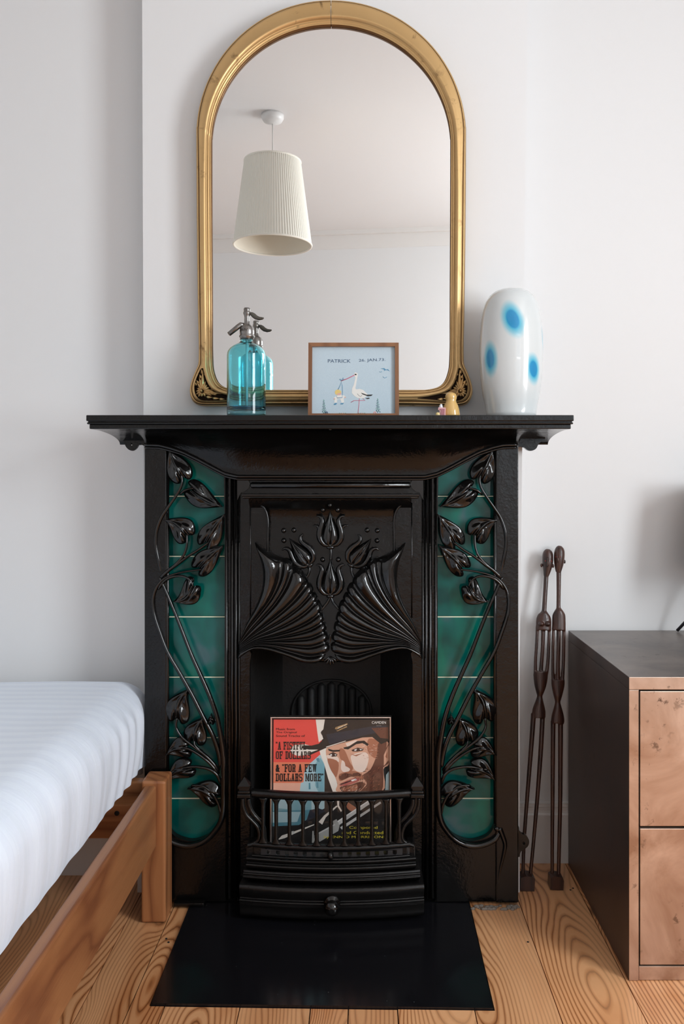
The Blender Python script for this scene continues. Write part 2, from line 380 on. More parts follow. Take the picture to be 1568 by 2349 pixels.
# hearth slab
mb = MB(); mb.plate([(p.x, p.y) for p in (HB[3], HB[2], HB[1]+Vector((0, .03, 0)), HB[0]+Vector((0, .03, 0)))], [], hz, -.015, mapf=lambda v: Vector((v.x, v.z, v.y)))
hearth = mb.build('hearth_slab', M_slate); tag(hearth, 'polished black slate hearth slab let into the floorboards before the grate', 'hearth')
# rubble where the casting meets the boards on the right
mb = MB()
for i in range(46):
    x = lerp(w(1080, 0, 2.1).x, w(1192, 0, 2.1).x, random.random()); r = random.uniform(.002, .006)
    mb.ball((x, 2.098+random.uniform(-.006, .012), .002), r*1.4, r, r*.7, 6)
tag(mb.build('plaster_rubble', mat('grey_rubble', (.23, .20, .17), .9), floor), kind='stuff')

# ---------------------------------------------------------------- fireplace
FP = empty('fireplace', (w(760, 0, DF).x, DF, 0)); tag(FP, 'glossy black cast iron fireplace with teal side tiles and leafy vines', 'fireplace')
AX = 759.0
_fpinv = Matrix.Translation(-Vector(FP.location))
def fpb(mb, name, m, parent=None):
    """build as a part of the fireplace (or a sub-part of one of its parts): vertices made local to the Empty"""
    for v_ in mb.v: v_ -= Vector(FP.location)
    return mb.build(name, m, parent or FP)
def P2(px, py, d=DF): q = w(px, py, d); return (q.x, q.z)
# mantel shelf
def xr(px0, px1, d): return (px0-VX)/F*d, (px1-VX)/F*d
def zz(py, d): return H-(py-VY)/F*d
ZM = zz(952, 1.93)                # top of the mantel
mb = MB()
x0, x1 = xr(197, 1316, 1.93)
mb.box(x0, x1, 1.93, DWALL, zz(966, 1.93), ZM, 0, .002)
mb.box(x0+.003, x1-.003, 1.935, DWALL, zz(969, 1.93), zz(965, 1.93), 0, .001)
mb.box(x0+.001, x1-.001, 1.932, DWALL, zz(973, 1.93), zz(968.5, 1.93), 0, .002)
mb.box(x0+.005, x1-.005, 1.938, DWALL, zz(984, 1.938), zz(972.5, 1.93), 0, .002)
fpb(mb, 'mantel_shelf', M_iron)
# flared hood under the shelf
XA, XB = x0+.006, x1-.006; ZH = zz(983, 1.94)
Bt = [(331, 1017), (365, 1018), (390, 1024), (420, 1034), (455, 1051), (488, 1069), (515, 1083), (545, 1090), (973, 1090), (1003, 1083), (1030, 1070), (1063, 1052), (1098, 1034), (1128, 1024), (1153, 1018), (1189, 1017)]
def Bpy(px): return interp(Bt, px)
cols_ = []
NX = 120
for i in range(NX+1):
    X = lerp(XA, XB, i/NX); px = VX+X/2.105*F
    e = 1 if 331 < px < 1189 else 0
    side = max(0, 331-px, px-1189)
    db = 2.105 if side <= 0 else lerp(2.105, 2.178, sstep(side/14))
    zb = zz(Bpy(px), 2.105) if side <= 0 else lerp(zz(1017, 2.105), zz(1019, 2.178), sstep(side/14))
    cols_.append((X, db, zb))
rows = []
for X, db, zb in cols_:
    r = []
    for k in range(19):
        th = k/18*math.pi/2; r.append(Vector((X, 1.94+(db-1.94)*math.sin(th), ZH-(ZH-zb)*(1-math.cos(th)))))
    r += [Vector((X, db, zb-.001)), Vector((X, db+.012, zb-.001)), Vector((X, max(db+.013, 2.17), ZH))]
    rows.append(r)
mb = MB().grid(rows, 0, True); fpb(mb, 'hood', M_iron)
mb = MB(); pp = [Vector((X, db-.003, zb-.0035)) for X, db, zb in cols_ if w(331, 0, 2.105).x <= X <= w(1189, 0, 2.105).x]
mb.tube(pp, .0042, 8); mb.tube([p+Vector((0, .004, -.007)) for p in pp], .003, 8); fpb(mb, 'hood_lip', M_relief)
mb = MB(); cx = (XA+XB)/2; mb.lathe([(.002, -.004), (.004, -.002), (.004, .002)], (cx, 1.955, ZH), 10); fpb(mb, 'hood_screw', M_relief)
# fixing lugs
def lug(pts, holes, y0, y1, name='fixing_lug'):
    mb = MB(); mb.plate([P2(x, y, y0) for x, y in pts], [[P2(cx+r*math.cos(a*math.pi/5), cy+r*1.3*math.sin(a*math.pi/5), y0) for a in range(10)] for cx, cy, r in holes], y0, y1)
    return fpb(mb, name, M_iron)
lug(cr([(266, 1004), (283, 1012), (288, 1024), (296, 1032), (306, 1034), (314, 1028), (320, 1020), (334, 1024)], 4)+[(334, 1004)], [(301, 1019, 2.6), (321.5, 1018.5, 2.2)], 2.165, 2.172)
lug([(1184, 1002), (1184, 1024)]+cr([(1192, 1025), (1202, 1027), (1210, 1033), (1219, 1034), (1229, 1029), (1235, 1018), (1242, 1013), (1250, 1011)], 4)+[(1250, 1003)], [], 2.150, 2.164)
lug([(1186, 1898), (1190, 1898)]+cr([(1191, 1908), (1197, 1914), (1206, 1917), (1213, 1928), (1211, 1940), (1203, 1948), (1194, 1954), (1191, 1966)], 4)+[(1186, 1966)], [(1201, 1934, 3.4)], 2.150, 2.164)
# pilasters
zfb = .008
for s_, a, b in ((0, 331, 381.5), (1, 1137, 1188.5)):
    mb = MB(); xa, xb = xr(a, b, 2.112)
    mb.box(xa, xb, 2.112, DWALL, zfb, zz(1018, 2.112), 0, .0025)
    fpb(mb, 'pilaster', M_iron)
    # thin bead between pilaster and tiles
    bx = 381.5 if s_ == 0 else 1137
    mb = MB(); X = (bx-VX)/F*2.112+(.002 if s_ == 0 else -.002)
    mb.tube([(X, 2.116, zz(1028, 2.112)), (X, 2.116, zz(1890, 2.112))], .0045, 8); fpb(mb, 'pilaster_bead', M_relief)
# tile surrounds with their curved openings (right side measured, left mirrored)
def mx(px): return 2*AX-px
top_edge = [(1005, 1089), (1018, 1082), (1033, 1074), (1048, 1066), (1063, 1057), (1078, 1049), (1092, 1042), (1106, 1036), (1118, 1032), (1128, 1030), (1133, 1031)]
arc = cr([(1134, 1893), (1126, 1909), (1112, 1921), (1087, 1929), (1066, 1928), (1041, 1917), (1024, 1899), (1015, 1878), (1013, 1860), (1012, 1840), (1008, 1800)], 3)
open_r = top_edge+[(1134, 1200), (1134, 1500), (1134, 1800)]+arc+[(1004, 1700), (1003, 1400), (1003, 1200)]
for s_ in (0, 1):
    f = (lambda x: x) if s_ == 1 else mx
    mb = MB(); outl = [(998, 1089), (1003, 1010), (1140, 1010), (1140, 2070), (998, 2070)]
    mb.plate([P2(f(x), min(y, 2068), DF) for x, y in outl], [[P2(f(x), y, DF) for x, y in open_r]], DF, DF+.018)
    fpb(mb, 'tile_surround', M_iron)
    mb = MB(); mb.plate([P2(f(x), y, 2.145) for x, y in ((1000, 1000), (1138, 1000), (1138, 1945), (1000, 1945))], [], 2.1432, 2.158); fpb(mb, 'grout_bed', M_grout)
    js = [990, 1138.5, 1276.5, 1415.5, 1554, 1693, 1832.5, 1950]
    for a, b in zip(js, js[1:]):
        mb = MB(); xa, xb = sorted((w(f(1000.5), 0, 2.14).x, w(f(1137.5), 0, 2.14).x))
        c = Vector(((xa+xb)/2, 2.147, (zz(a, 2.14)+zz(b, 2.14))/2)); hx_, hz_ = (xb-xa)/2-.0003, (zz(a, 2.14)-zz(b, 2.14))/2-.0013
        mb.box(-hx_, hx_, -.006, .008, -hz_, hz_, 0, .0022, 2)
        o = mb.build('tile', M_tile, FP)
        for p in o.data.polygons: p.use_smooth = False
        o.location = c-Vector(FP.location)
# ---- vines
def R2(x, y): return (740+x/3.409, 1000+y/3.409)
def R4(x, y): return (740+x/3.409, 1480+y/3.409)
def R5(x, y): return (530+x/3.409, 1080+y/3.409)
U = 1/3.409/F*DF                      # metres per zoomed pixel
stems = [
 ([R2(*p) for p in ((1318, 150), (1290, 200), (1245, 270), (1222, 335), (1232, 400), (1275, 475), (1330, 555), (1385, 640), (1420, 740), (1428, 850), (1408, 970), (1385, 1085))], 8, 17, .010),
 ([R2(*p) for p in ((1060, 395), (1150, 410), (1200, 425), (1240, 455))], 8, 12, .011),
 ([R2(*p) for p in ((1185, 765), (1186, 850), (1205, 920), (1245, 975), (1300, 1025), (1370, 1075))], 9, 14, .011),
 ([R2(*p) for p in ((1010, 825), (1100, 890), (1180, 940), (1260, 1000), (1330, 1050), (1400, 1115))], 9, 17, .010),
 ([R2(*p) for p in ((1040, 1038), (1180, 1055), (1290, 1080), (1370, 1120), (1425, 1190), (1447, 1280), (1437, 1390), (1400, 1510), (1335, 1680))]+[R4(*p) for p in ((1240, 210), (1150, 370), (1060, 550), (985, 700), (945, 820), (925, 950))], 8, 22, .011),
 ([R2(*p) for p in ((1135, 1175), (1165, 1118), (1230, 1090), (1310, 1102), (1370, 1140), (1415, 1200))], 8, 16, .012),
 ([R2(*p) for p in ((1400, 1100), (1358, 1190), (1310, 1300), (1240, 1470), (1155, 1690))]+[R4(*p) for p in ((1090, 200), (1020, 360), (960, 530), (925, 700), (905, 850), (903, 1000))], 12, 24, .010),
 ([R4(*p) for p in ((1262, 560), (1268, 630), (1225, 705), (1140, 775), (1060, 835), (990, 905), (940, 980))], 9, 16, .011),
 ([R4(*p) for p in ((1128, 735), (1118, 775), (1070, 825))], 8, 12, .012),
 ([R4(*p) for p in ((1300, 800), (1210, 790), (1140, 812), (1060, 865), (1000, 920), (940, 1000))], 9, 14, .012),
 ([R4(*p) for p in ((1290, 965), (1200, 945), (1110, 937), (1010, 957), (950, 1005), (922, 1080))], 9, 15, .012),
 ([R4(*p) for p in ((1150, 1085), (1060, 1088), (985, 1145), (940, 1225), (920, 1330))], 9, 13, .013),
 ([R4(*p) for p in ((925, 700), (905, 850), (900, 1000), (902, 1150), (907, 1280), (925, 1370), (965, 1440), (1030, 1510), (1110, 1552), (1200, 1562), (1290, 1540), (1355, 1500), (1385, 1440))], 26, 22, .006),
 ([R4(*p) for p in ((1375, 1420), (1400, 1480), (1420, 1550), (1405, 1640), (1378, 1760), (1370, 1860), (1368, 1960))], 28, 8, .004),
]
for s_ in (0, 1):
    for pts, ra, rb, lift in stems:
        q = cr(pts, 6); n = len(q); P = []
        for i, (x, y) in enumerate(q):
            if s_ == 0: x = mx(x)
            t_ = i/(n-1); P.append(w(x, y, DF)+Vector((0, -lift*math.sin(math.pi*min(1, .25+t_*.6))*(1-sstep((t_-.9)/.1)*.9), 0)))
        rr = [lerp(ra, rb, i/(n-1))*U*.96 for i in range(n)]
        rr[0] *= .5; rr[-1] *= .6
        mb = MB().tube(P, rr, 10, [r_*.9+.002 for r_ in rr]); fpb(mb, 'vine_stem', M_relief)
# leaf relief
HT = cr([(.10, 0), (.02, .10), (-.07, .26), (-.115, .50), (-.07, .77), (.05, .95), (.22, 1.0), (.40, .93), (.58, .73), (.74, .46), (.87, .22), (1.0, .0)], 3)
TW = [(0, .40, ), (.10, .78), (.22, 1.0), (.45, .86), (.7, .5), (.9, .17), (1, .0)]
def leaf_mesh(mb, base, tip, wd_, d, h=.012, bend=0.0, folds=2.0, lobe=1.0, rib=True, mi=0, nt=18, ns=18, tipcurl=0):
    """cordate leaf lying on plane y=d, relief towards the camera. base/tip/width in px"""
    bx_, by_ = base; tx, ty = tip; L = math.hypot(tx-bx_, ty-by_); ux, uy = (tx-bx_)/L, (ty-by_)/L; nx_, ny_ = -uy, ux
    rows = []
    out = HT if lobe > 0 else cr([(0, 0)]+TW[1:], 3); n_ = len(out)-1
    for i in range(ns+1):
        u = i/ns; k_ = u*n_; k0 = min(int(k_), n_-1); f_ = k_-k0
        ea, eb = lerp(out[k0][0], out[k0+1][0], f_), lerp(out[k0][1], out[k0+1][1], f_)
        ma = lerp(out[0][0], 1.0, u**1.25); r = []
        for j in range(nt+1):
            t_ = -1+2*j/nt; a_ = abs(t_); al = lerp(ma, ea, a_); la = eb*t_*wd_/2
            la *= 1+.035*math.sin(u*folds*2*math.pi)*a_**4
            bo = bend*L*math.sin(math.pi*max(0, al)*.9)+tipcurl*L*max(0, al)**3
            X = bx_+ux*al*L+nx_*(la+bo); Y = by_+uy*al*L+ny_*(la+bo)
            z_ = h*(.30+.62*(1-a_**3.2)*math.sin(math.pi*min(1, .22+u*.72)))
            z_ += h*.26*math.cos(2*math.pi*folds*u+a_*1.5)*math.sin(math.pi*min(1, a_*1.05))
            if rib: z_ += h*.42*math.exp(-(t_*eb/.085)**2)*(1-u*.5)-h*.30*math.exp(-((abs(t_*eb)-.20)/.07)**2)*(1-u)
            q = w(X, Y, d); r.append(Vector((q.x, d-z_, q.z)))
        rows.append([Vector((r[0].x, d+.004, r[0].z))]+r+[Vector((r[-1].x, d+.004, r[-1].z))])
    mb.grid(rows, mi, True)
    return mb
leaves = [ # base, tip, width px, bend, tipcurl
 (R2(1222, 330), R2(1318, 92), 172, .02, .05), (R2(1165, 412), R2(898, 520), 172, -.10, -.10), (R2(1188, 785), R2(1345, 625), 178, -.10, .22),
 (R2(1045, 845), R2(893, 610), 165, .02, .0), (R2(1100, 1038), R2(893, 868), 165, .05, .05), (R2(1132, 1160), R2(1300, 1290), 165, .22, -.05),
 (R4(1264, 575), R4(1198, 322), 178, .10, -.18), (R4(1130, 748), R4(1068, 552), 170, .08, -.1), (R4(1000, 612), R4(1000, 530), 52, 0, 0),
 (R4(1180, 800), R4(1358, 838), 150, -.12, .15), (R4(1160, 950), R4(1356, 1040), 150, -.10, .12), (R4(962, 1190), R4(1178, 1098), 170, -.10, .12)]
for s_ in (0, 1):
    for k, (b, t_, wd_, bend, tc) in enumerate(leaves):
        if s_ == 0: b = (mx(b[0]), b[1]); t_ = (mx(t_[0]), t_[1]); bend = -bend; tc = -tc
        mb = MB(); leaf_mesh(mb, b, t_, wd_*1.06/3.409, DF-.002, .0150, bend, 2.3, 1, True, 0, 22, 26, tc); fpb(mb, 'leaf', M_relief)
# knot where the ring meets the pilaster
for s_ in (0, 1):
    q = w(1139 if s_ else mx(1139), 1899, DF); mb = MB().ball((q.x, DF-.004, q.z), .009, .009, .007, 12); fpb(mb, 'ring_knot', M_relief)
# vertical mouldings beside the tiles
for s_ in (0, 1):
    f = (lambda x: x) if s_ == 1 else mx
    for px, r_, dy in ((999, .0035, .002), (986.5, .0055, .010), (977, .004, 0.0), (969.5, .003, .001)):
        mb = MB(); X = (f(px)-VX)/F*DF; mb.tube([(X, DF+dy, zz(1094, DF)), (X, DF+dy, .012)], r_, 10); fpb(mb, 'upright_bead', M_relief)
    mb = MB(); a, b = sorted((w(f(965), 0, DF).x, w(f(1004), 0, DF).x)); mb.box(a, b, DF+.008, DF+.03, .010, zz(1085, DF), 0, .001); fpb(mb, 'inner_upright', M_iron)
# central plate: bottom contour follows the canopy
botR = [R5(*p) for p in ((775, 1480), (880, 1480), (1010, 1462), (1130, 1415), (1260, 1380), (1380, 1378), (1425, 1400))]
bot = [(mx(x), y) for x, y in botR[::-1]]+botR
side = [(946, 1500), (945, 2010), (968, 2010)]
outl = [(546, 1085), (546, 2010), (572, 2010), (572, 1520), (576, 1500)]+[p for p in bot]+[(942, 1500), (946, 1520), (946, 2010), (972, 2010), (972, 1085)]
pan = [R5(*p) for p in ((1275, 560), (1272, 420), (1284, 330), (1320, 275), (1395, 245))]
hole = [(mx(x), y) for x, y in pan]+[p for p in pan[::-1]]
hole = hole+[R5(1275, 1350), (mx(R5(1275, 0)[0]), R5(0, 1350)[1])]
mb = MB(); mb.plate([P2(x, y) for x, y in outl], [[P2(x, y) for x, y in hole]], DF+.002, DF+.022); fpb(mb, 'centre_frame', M_iron)
for s_ in (0, 1):
    f = (lambda x: x) if s_ == 1 else mx
    mb = MB(); q = cr([(x, y) for x, y in ((R5(1275, 1280)), R5(1275, 900))+tuple(pan)], 5); mb.tube([w(f(x), y, DF) for x, y in q], .0028, 8, .0035); fpb(mb, 'panel_rim', M_relief)
    mb = MB(); X = w(f(R5(1412, 0)[0]), 0, DF).x; mb.tube([(X, DF+.001, zz(R5(0, 250)[1], DF)), (X, DF+.001, zz(R5(0, 1150)[1], DF))], .0018, 6); fpb(mb, 'panel_line', M_relief)
# leaning canopy panel
def dpan(y5): # depth of the panel at zoomed row y
    return interp([(215, 2.098), (245, 2.104), (285, 2.122), (330, 2.132), (420, 2.134), (700, 2.130), (1000, 2.120), (1300, 2.106), (1500, 2.095)], y5)
rows = []
for i in range(41):
    y5 = lerp(215, 1480, i/40)
    if y5 > 1380: xa = lerp(300, 560, (y5-1380)/100)
    else: xa = lerp(145, 262, sstep((y5-500)/90))
    rows.append([Vector((w(*R5(lerp(xa, 1550-xa, k/24), y5), DF).x, dpan(y5), w(0, R5(0, y5)[1], DF).z)) for k in range(25)])
rows.append([v_+Vector((0, .02, 0)) for v_ in rows[-1]])
fpb(MB().grid(rows, 0, True), 'canopy_panel', M_iron)
# horizontal mouldings
def hb(x5a, x5b, y5, r_, dy, name, flat=False):
    a = w(*R5(x5a, y5), DF); b = w(*R5(x5b, y5), DF); mb = MB()
    if flat: mb.box(a.x, b.x, DF-dy, DF+.02, a.z-r_, a.z+r_, 0, r_*.7, 3)
    else: mb.tube([(a.x, DF-dy, a.z), (a.x+.004, DF-dy, a.z), (b.x-.004, DF-dy, a.z), (b.x, DF-dy, a.z)], [r_*.3, r_, r_, r_*.3], 14)
    return fpb(mb, name, M_relief)
hb(150, 1405, 112, .0080, .006, 'crosswise_roll'); hb(120, 1440, 62, .0035, .004, 'crosswise_bead'); hb(60, 1490, 30, .0035, .006, 'crosswise_bead')
hb(85, 1470, 190, .0035, .014, 'crosswise_ledge', True); hb(90, 1462, 205, .0040, .009, 'crosswise_ledge', True)
for s_ in (0, 1):
    q = [R5(*p) for p in ((1400, 100), (1420, 60), (1470, 50), (1500, 60), (1500, 230), (1470, 170), (1440, 160), (1410, 135))]
    if s_ == 0: q = [(1514.5-x, y) for x, y in q]
    mb = MB().plate([P2(x, y) for x, y in q], [], DF-.006, DF+.01); fpb(mb, 'end_bracket', M_relief)
# fans
V5 = [(1362, 560), (1140, 685), (1070, 742), (948, 872), (912, 945), (878, 1005), (848, 1095), (828, 1170), (812, 1245), (800, 1325), (790, 1410), (885, 1499)]
RL = {0: [(1362, 560), (1303, 740), (1300, 900), (1345, 1040), (1420, 1180), (1485, 1330)],
      3: [(948, 872), (1040, 990), (1150, 1095), (1270, 1190), (1380, 1275), (1488, 1365)],
      6: [(848, 1095), (930, 1165), (1050, 1225), (1200, 1275), (1350, 1315), (1490, 1395)],
      10: [(790, 1410), (930, 1440), (1080, 1405), (1220, 1365), (1360, 1360), (1492, 1425)],
      11: [(885, 1499), (1010, 1482), (1130, 1432), (1260, 1394), (1380, 1391), (1494, 1468)]}
RLc = {k: cr(v_, 4) for k, v_ in RL.items()}; NV = 20
def rail(u):           # u in 0..11 -> list of NV+1 points
    ks = sorted(RL); a = max(k for k in ks if k <= u); b = min(k for k in ks if k >= u); t_ = 0 if a == b else (u-a)/(b-a)
    pts = [(lerp(p[0], q[0], t_), lerp(p[1], q[1], t_)) for p, q in zip(RLc[a], RLc[b])]
    i = int(u); fr_ = u-i; v0 = V5[i]; v1 = V5[min(i+1, 11)]
    if i >= 11: tgt = V5[11]
    else:
        tgt = (lerp(v0[0], v1[0], fr_), lerp(v0[1], v1[1], fr_)); L = math.hypot(v1[0]-v0[0], v1[1]-v0[1])
        ox, oy = (v1[1]-v0[1])/L, -(v1[0]-v0[0])/L
        if ox > 0: ox, oy = -ox, -oy
        bl = min(L*.22, 26)*(1-(2*fr_-1)**4)
        if i == 10: bl = 12*math.sin(math.pi*fr_)
        if i == 0: bl = -14*math.sin(math.pi*fr_)
        tgt = (tgt[0]+ox*bl, tgt[1]+oy*bl)
    dx, dy = tgt[0]-pts[0][0], tgt[1]-pts[0][1]; n = len(pts)-1
    return [(p[0]+dx*(1-k/n)**2, p[1]+dy*(1-k/n)**2) for k, p in enumerate(pts)]
for s_ in (0, 1):
    rows = []
    wid = [math.hypot(V5[i+1][0]-V5[i][0], V5[i+1][1]-V5[i][1]) for i in range(11)]
    for i in range(11):
        for k in range(10):
            fr_ = k/10; rows.append((i+fr_, abs(math.sin(math.pi*fr_))**.62*math.sqrt(wid[i]/140)))
    rows.append((11, 0.0)); R = []
    for u, lob in rows:
        r = []; pts = rail(u); n = len(pts)-1
        for k, (x, y) in enumerate(pts):
            v_ = k/n; X, Y = R5(x, y)
            if s_ == 0: X = 2*757.3-X
            h_ = lerp(.018, .012, v_)+lob*(.0175*(1-v_)**.75+.0022)*sstep(.35+v_*8)
            if k == 0: h_ *= .72
            q = w(X, Y, DF-.004); r.append(Vector((q.x, DF-h_-.008*(1-abs(2*v_-1)), q.z)))
        R.append([Vector((r[0].x, DF+.008, r[0].z))]+r+[Vector((r[-1].x, DF+.008, r[-1].z))])
    R = [[Vector((v_.x, DF+.012, v_.z)) for v_ in R[0]]]+R+[[Vector((v_.x, DF+.015, v_.z)) for v_ in R[-1]]]
    fpb(MB().grid(R, 0, True), 'shell_fan', M_relief)
# tulips, stems and berries
def T5(cx, cy, ang, s, pts):
    ca, sa = math.cos(ang), math.sin(ang)
    return [R5(cx+(x*ca-y*sa)*s, cy+(x*sa+y*ca)*s) for x, y in pts]
def dat(Y): return dpan((Y-1080)*3.409)
def tulip(cx, cy, ang, s, full=True):
    mb = MB(); b, t_ = T5(cx, cy, ang, s, [(0, 0), (0, -280)]); d = dat(b[1])
    leaf_mesh(mb, b, t_, 140*s/3.409, d, .0135, 0, 0, 0, False, 0, 12, 16)
    ctr = T5(cx, cy, ang, s, [(0, -15), (0, -140), (0, -262)]); mb.tube([w(x, y, DF)*1+Vector((0, d-DF-dd, 0)) for (x, y), dd in zip(ctr, (.015, .018, .006))], [.0012, .0012, .0004], 6)
    for sg in (1, -1):
        for pl, rr in ((((4, -4), (50, -14), (82, -58), (84, -115), (68, -170), (64, -205), (82, -232), (112, -236)), (8, 18, 24, 25, 21, 18, 13, 3)),
                       (((90, -90), (92, -130), (104, -158), (138, -162)), (6, 11, 11, 3))):
            if not full and rr[0] == 6: continue
            q = cr(T5(cx, cy, ang, s, [(sg*x, y) for x, y in pl]), 4); n = len(q)
            ra = [interp([(i/(len(rr)-1), v_) for i, v_ in enumerate(rr)], k/(n-1))*U*s for k in range(n)]
            mb.tube([w(x, y, DF)+Vector((0, d-DF-.005, 0)) for x, y in q], ra, 8, [r_*.8+.0015 for r_ in ra])
    q = T5(cx, cy, ang, s, [(-30, 8), (0, 10), (30, 8)]); mb.tube([w(x, y, DF)+Vector((0, d-DF-.006, 0)) for x, y in q], [.003*s, .0055*s, .003*s], 8)
    fpb(mb, 'tulip', M_relief)
tulip(775, 592, 0, 1); tulip(775, 970, 0, 1, False)
tulip(940, 735, math.radians(37), .93, False); tulip(1550-940, 735, -math.radians(37), .93, False)
for pts in (((775, 605), (779, 650), (777, 700)), ((778, 985), (800, 1030), (858, 1095)), ((772, 985), (750, 1030), (692, 1095)), ((940, 742), (943, 800), (978, 862)), ((610, 742), (607, 800), (572, 862))):
    q = cr([R5(*p) for p in pts], 5); mb = MB().tube([w(x, y, DF)+Vector((0, dat(y)-DF-.003, 0)) for x, y in q], 11*U, 8, 12*U); fpb(mb, 'tulip_stem', M_relief)
for x, y in ((773, 268), (833, 306), (717, 306), (1063, 466), (487, 466), (1143, 470), (407, 470), (1141, 548), (409, 548), (836, 697), (714, 697)):
    X, Y = R5(x, y); q = w(X, Y, DF); d = dat(Y); mb = MB().ball((q.x, d, q.z), 21*U, .009, 21*U, 14)
    mb.lathe([(24*U, 0), (22*U, .002)], (0, 0, 0), 4) if False else None
    fpb(mb, 'berry', M_relief)
mb = MB()
for ang in (-60, -30, 0, 30, 60):
    a = math.radians(ang); p0 = R5(775, 1450); p1 = R5(775+52*math.sin(a), 1462+52*math.cos(a)); mb.tube([w(*p0, DF-.02)+Vector((0, 0, 0)), w(*p1, DF-.026), w(*p1, DF-.02)+Vector((0, 0, -.001))], [.002, .0035, .001], 8)
fpb(mb, 'drop_finial', M_relief)
mb = MB(); q = cr([R5(*p) for p in ((775, 1280), (770, 1360), (778, 1420), (775, 1480))], 4); mb.tube([w(x, y, DF-.012) for x, y in q], .004, 8); fpb(mb, 'drop_finial', M_relief)
# firebox: cheeks, back with fluted arch, floor
zb0, zb1 = .0, zz(1500, 2.16)
BX = [w(572, 0, DF+.02).x, w(648, 0, 2.34).x, w(872, 0, 2.34).x, w(946, 0, DF+.02).x]
for s_, (a, b, c) in enumerate(((BX[0], BX[1], -1), (BX[3], BX[2], 1))):
    mb = MB(); mb.grid([[Vector((a+c*.004, DF+.02, z)), Vector((lerp(a, b, .5)+c*.012, 2.24, z)), Vector((b, 2.34, z))] for z in (zb0, .5, zb1+.04)], 0, True)
    mb.grid([[v_+Vector((c*.02, 0, 0)) for v_ in r] for r in [[Vector((a+c*.004, DF+.02, z)), Vector((b, 2.34, z))] for z in (zb0, zb1+.04)]], 0, False)
    fpb(mb, 'fire_cheek', M_soot)
mb = MB(); mb.box(BX[1]-.03, BX[2]+.03, 2.34, 2.36, 0, zb1+.05); fpb(mb, 'fire_back', M_soot)
mb = MB(); cxa = (BX[1]+BX[2])/2; zt = zz(1562, 2.33); ra = .112
arcp = [(cxa-ra, .2)]+[(cxa+ra*math.cos(math.pi-math.pi*k/16), zt-ra*.8+ra*.8*math.sin(math.pi*k/16)) for k in range(17)]+[(cxa+ra, .2)]
mb.tube([Vector((x, 2.338, z)) for x, z in arcp], .004, 8)
for k in range(-3, 4):
    h_ = zt-ra*.8+ra*.8*math.sqrt(max(0, 1-(k/3.7)**2))-.012; mb.tube([(cxa+k*.029, 2.34, .2), (cxa+k*.029, 2.34, h_), (cxa+k*.029, 2.34, h_+.008)], [.012, .012, .003], 10)
fpb(mb, 'fluted_fire_back', M_soot)
fpb(MB().box(BX[0], BX[3], DF+.02, 2.36, zb1+.03, zb1+.045), 'smoke_hood', M_soot)
ZG = .132
mb = MB()                                # bottom grate: bars running back
for k in range(15): X = lerp(BX[0]+.028, BX[3]-.028, k/14); mb.box(X-.008, X+.008, 2.075, 2.30, ZG-.016, ZG, 0, .002)
mb.box(BX[0]+.012, BX[3]-.012, 2.068, 2.08, ZG-.017, ZG-.001, 0, .002); mb.box(BX[0]+.02, BX[3]-.02, 2.29, 2.30, ZG-.02, ZG-.001)
fpb(mb, 'bottom_grate', M_ironm)
fpb(MB().box(BX[0]+.005, BX[3]-.005, 2.10, 2.33, .05, .06), 'ash_tray', M_soot)
# ---- bowed grate front
CXG = w(760, 0, 2.05).x
def R6(x, y): return (530+x/3.409, 1760+y/3.409)
def bow(X, d0, hw, amt): return d0-amt*(1-((X-CXG)/hw)**2)
def bowed(name, prof, xa, xb, hw, amt, m, parent=None, n=28, endtaper=0.0):
    """prof: list of (depth at ends, z) swept across from xa to xb with a bow"""
    rows = []
    for i in range(n+1):
        X = lerp(xa, xb, i/n); rows.append([Vector((X, bow(X, d, hw, amt), z)) for d, z in prof])
    mb = MB().grid(rows, 0, True)
    for r, rev in ((rows[0], False), (rows[-1], True)):
        b0 = len(mb.v); mb.v += [v_.copy() for v_ in r]; idx = tuple(range(b0, b0+len(r))); mb.f.append(idx[::-1] if rev else idx); mb.m.append(0); mb.sm.append(False)
    return mb, fpb(mb, name, m, parent)
GR = empty('grate'); GR.parent = FP
DG, BA = 2.062, .026
xa, xb = w(577, 0, DG).x, w(944, 0, DG).x; HW = (xb-xa)/2+.01
zt_, zb_ = zz(1812, DG), zz(1828, DG)
pr = [(DG+.014, zt_), (DG, zt_), (DG-.004, zt_-.003), (DG-.004, zb_+.004), (DG, zb_), (DG+.014, zb_), (DG+.016, (zt_+zb_)/2), (DG+.014, zt_)]
bowed('top_rail', pr, xa, xb, HW, BA, M_ironm, GR)
zt2, zb2 = zz(1935, DG-.01), zz(1946, DG-.01)
pr = [(DG+.012, zt2), (DG, zt2), (DG-.003, zt2-.003), (DG-.003, zb2+.003), (DG, zb2), (DG+.012, zb2), (DG+.012, zt2)]
bowed('bottom_rail', pr, w(580, 0, DG).x, w(940, 0, DG).x, HW, BA, M_ironm, GR)
for xz in (244, 349, 455, 561, 669, 779, 885, 993, 1100, 1210, 1316):
    X = w(R6(xz, 0)[0], 0, DG-.02).x; d = bow(X, DG, HW, BA)+.003
    prw = [(0, 17*U*3.409*.93/3.4*3.4/3.409), ]
    hw_ = [(0, .0125), (.05, .0085), (.12, .0052), (.5, .0046), (.88, .0052), (.95, .0085), (1, .0125)]
    zs = [0, .02, .05, .085, .12, .2, .35, .5, .65, .8, .88, .915, .95, .98, 1]
    mb = MB().tube([(X, d, lerp(zt2, zb_, s)) for s in zs], [interp(hw_, s) for s in zs], 10, [.0058]*len(zs), up=(0, 1, 0)); fpb(mb, 'bar', M_ironm, GR)
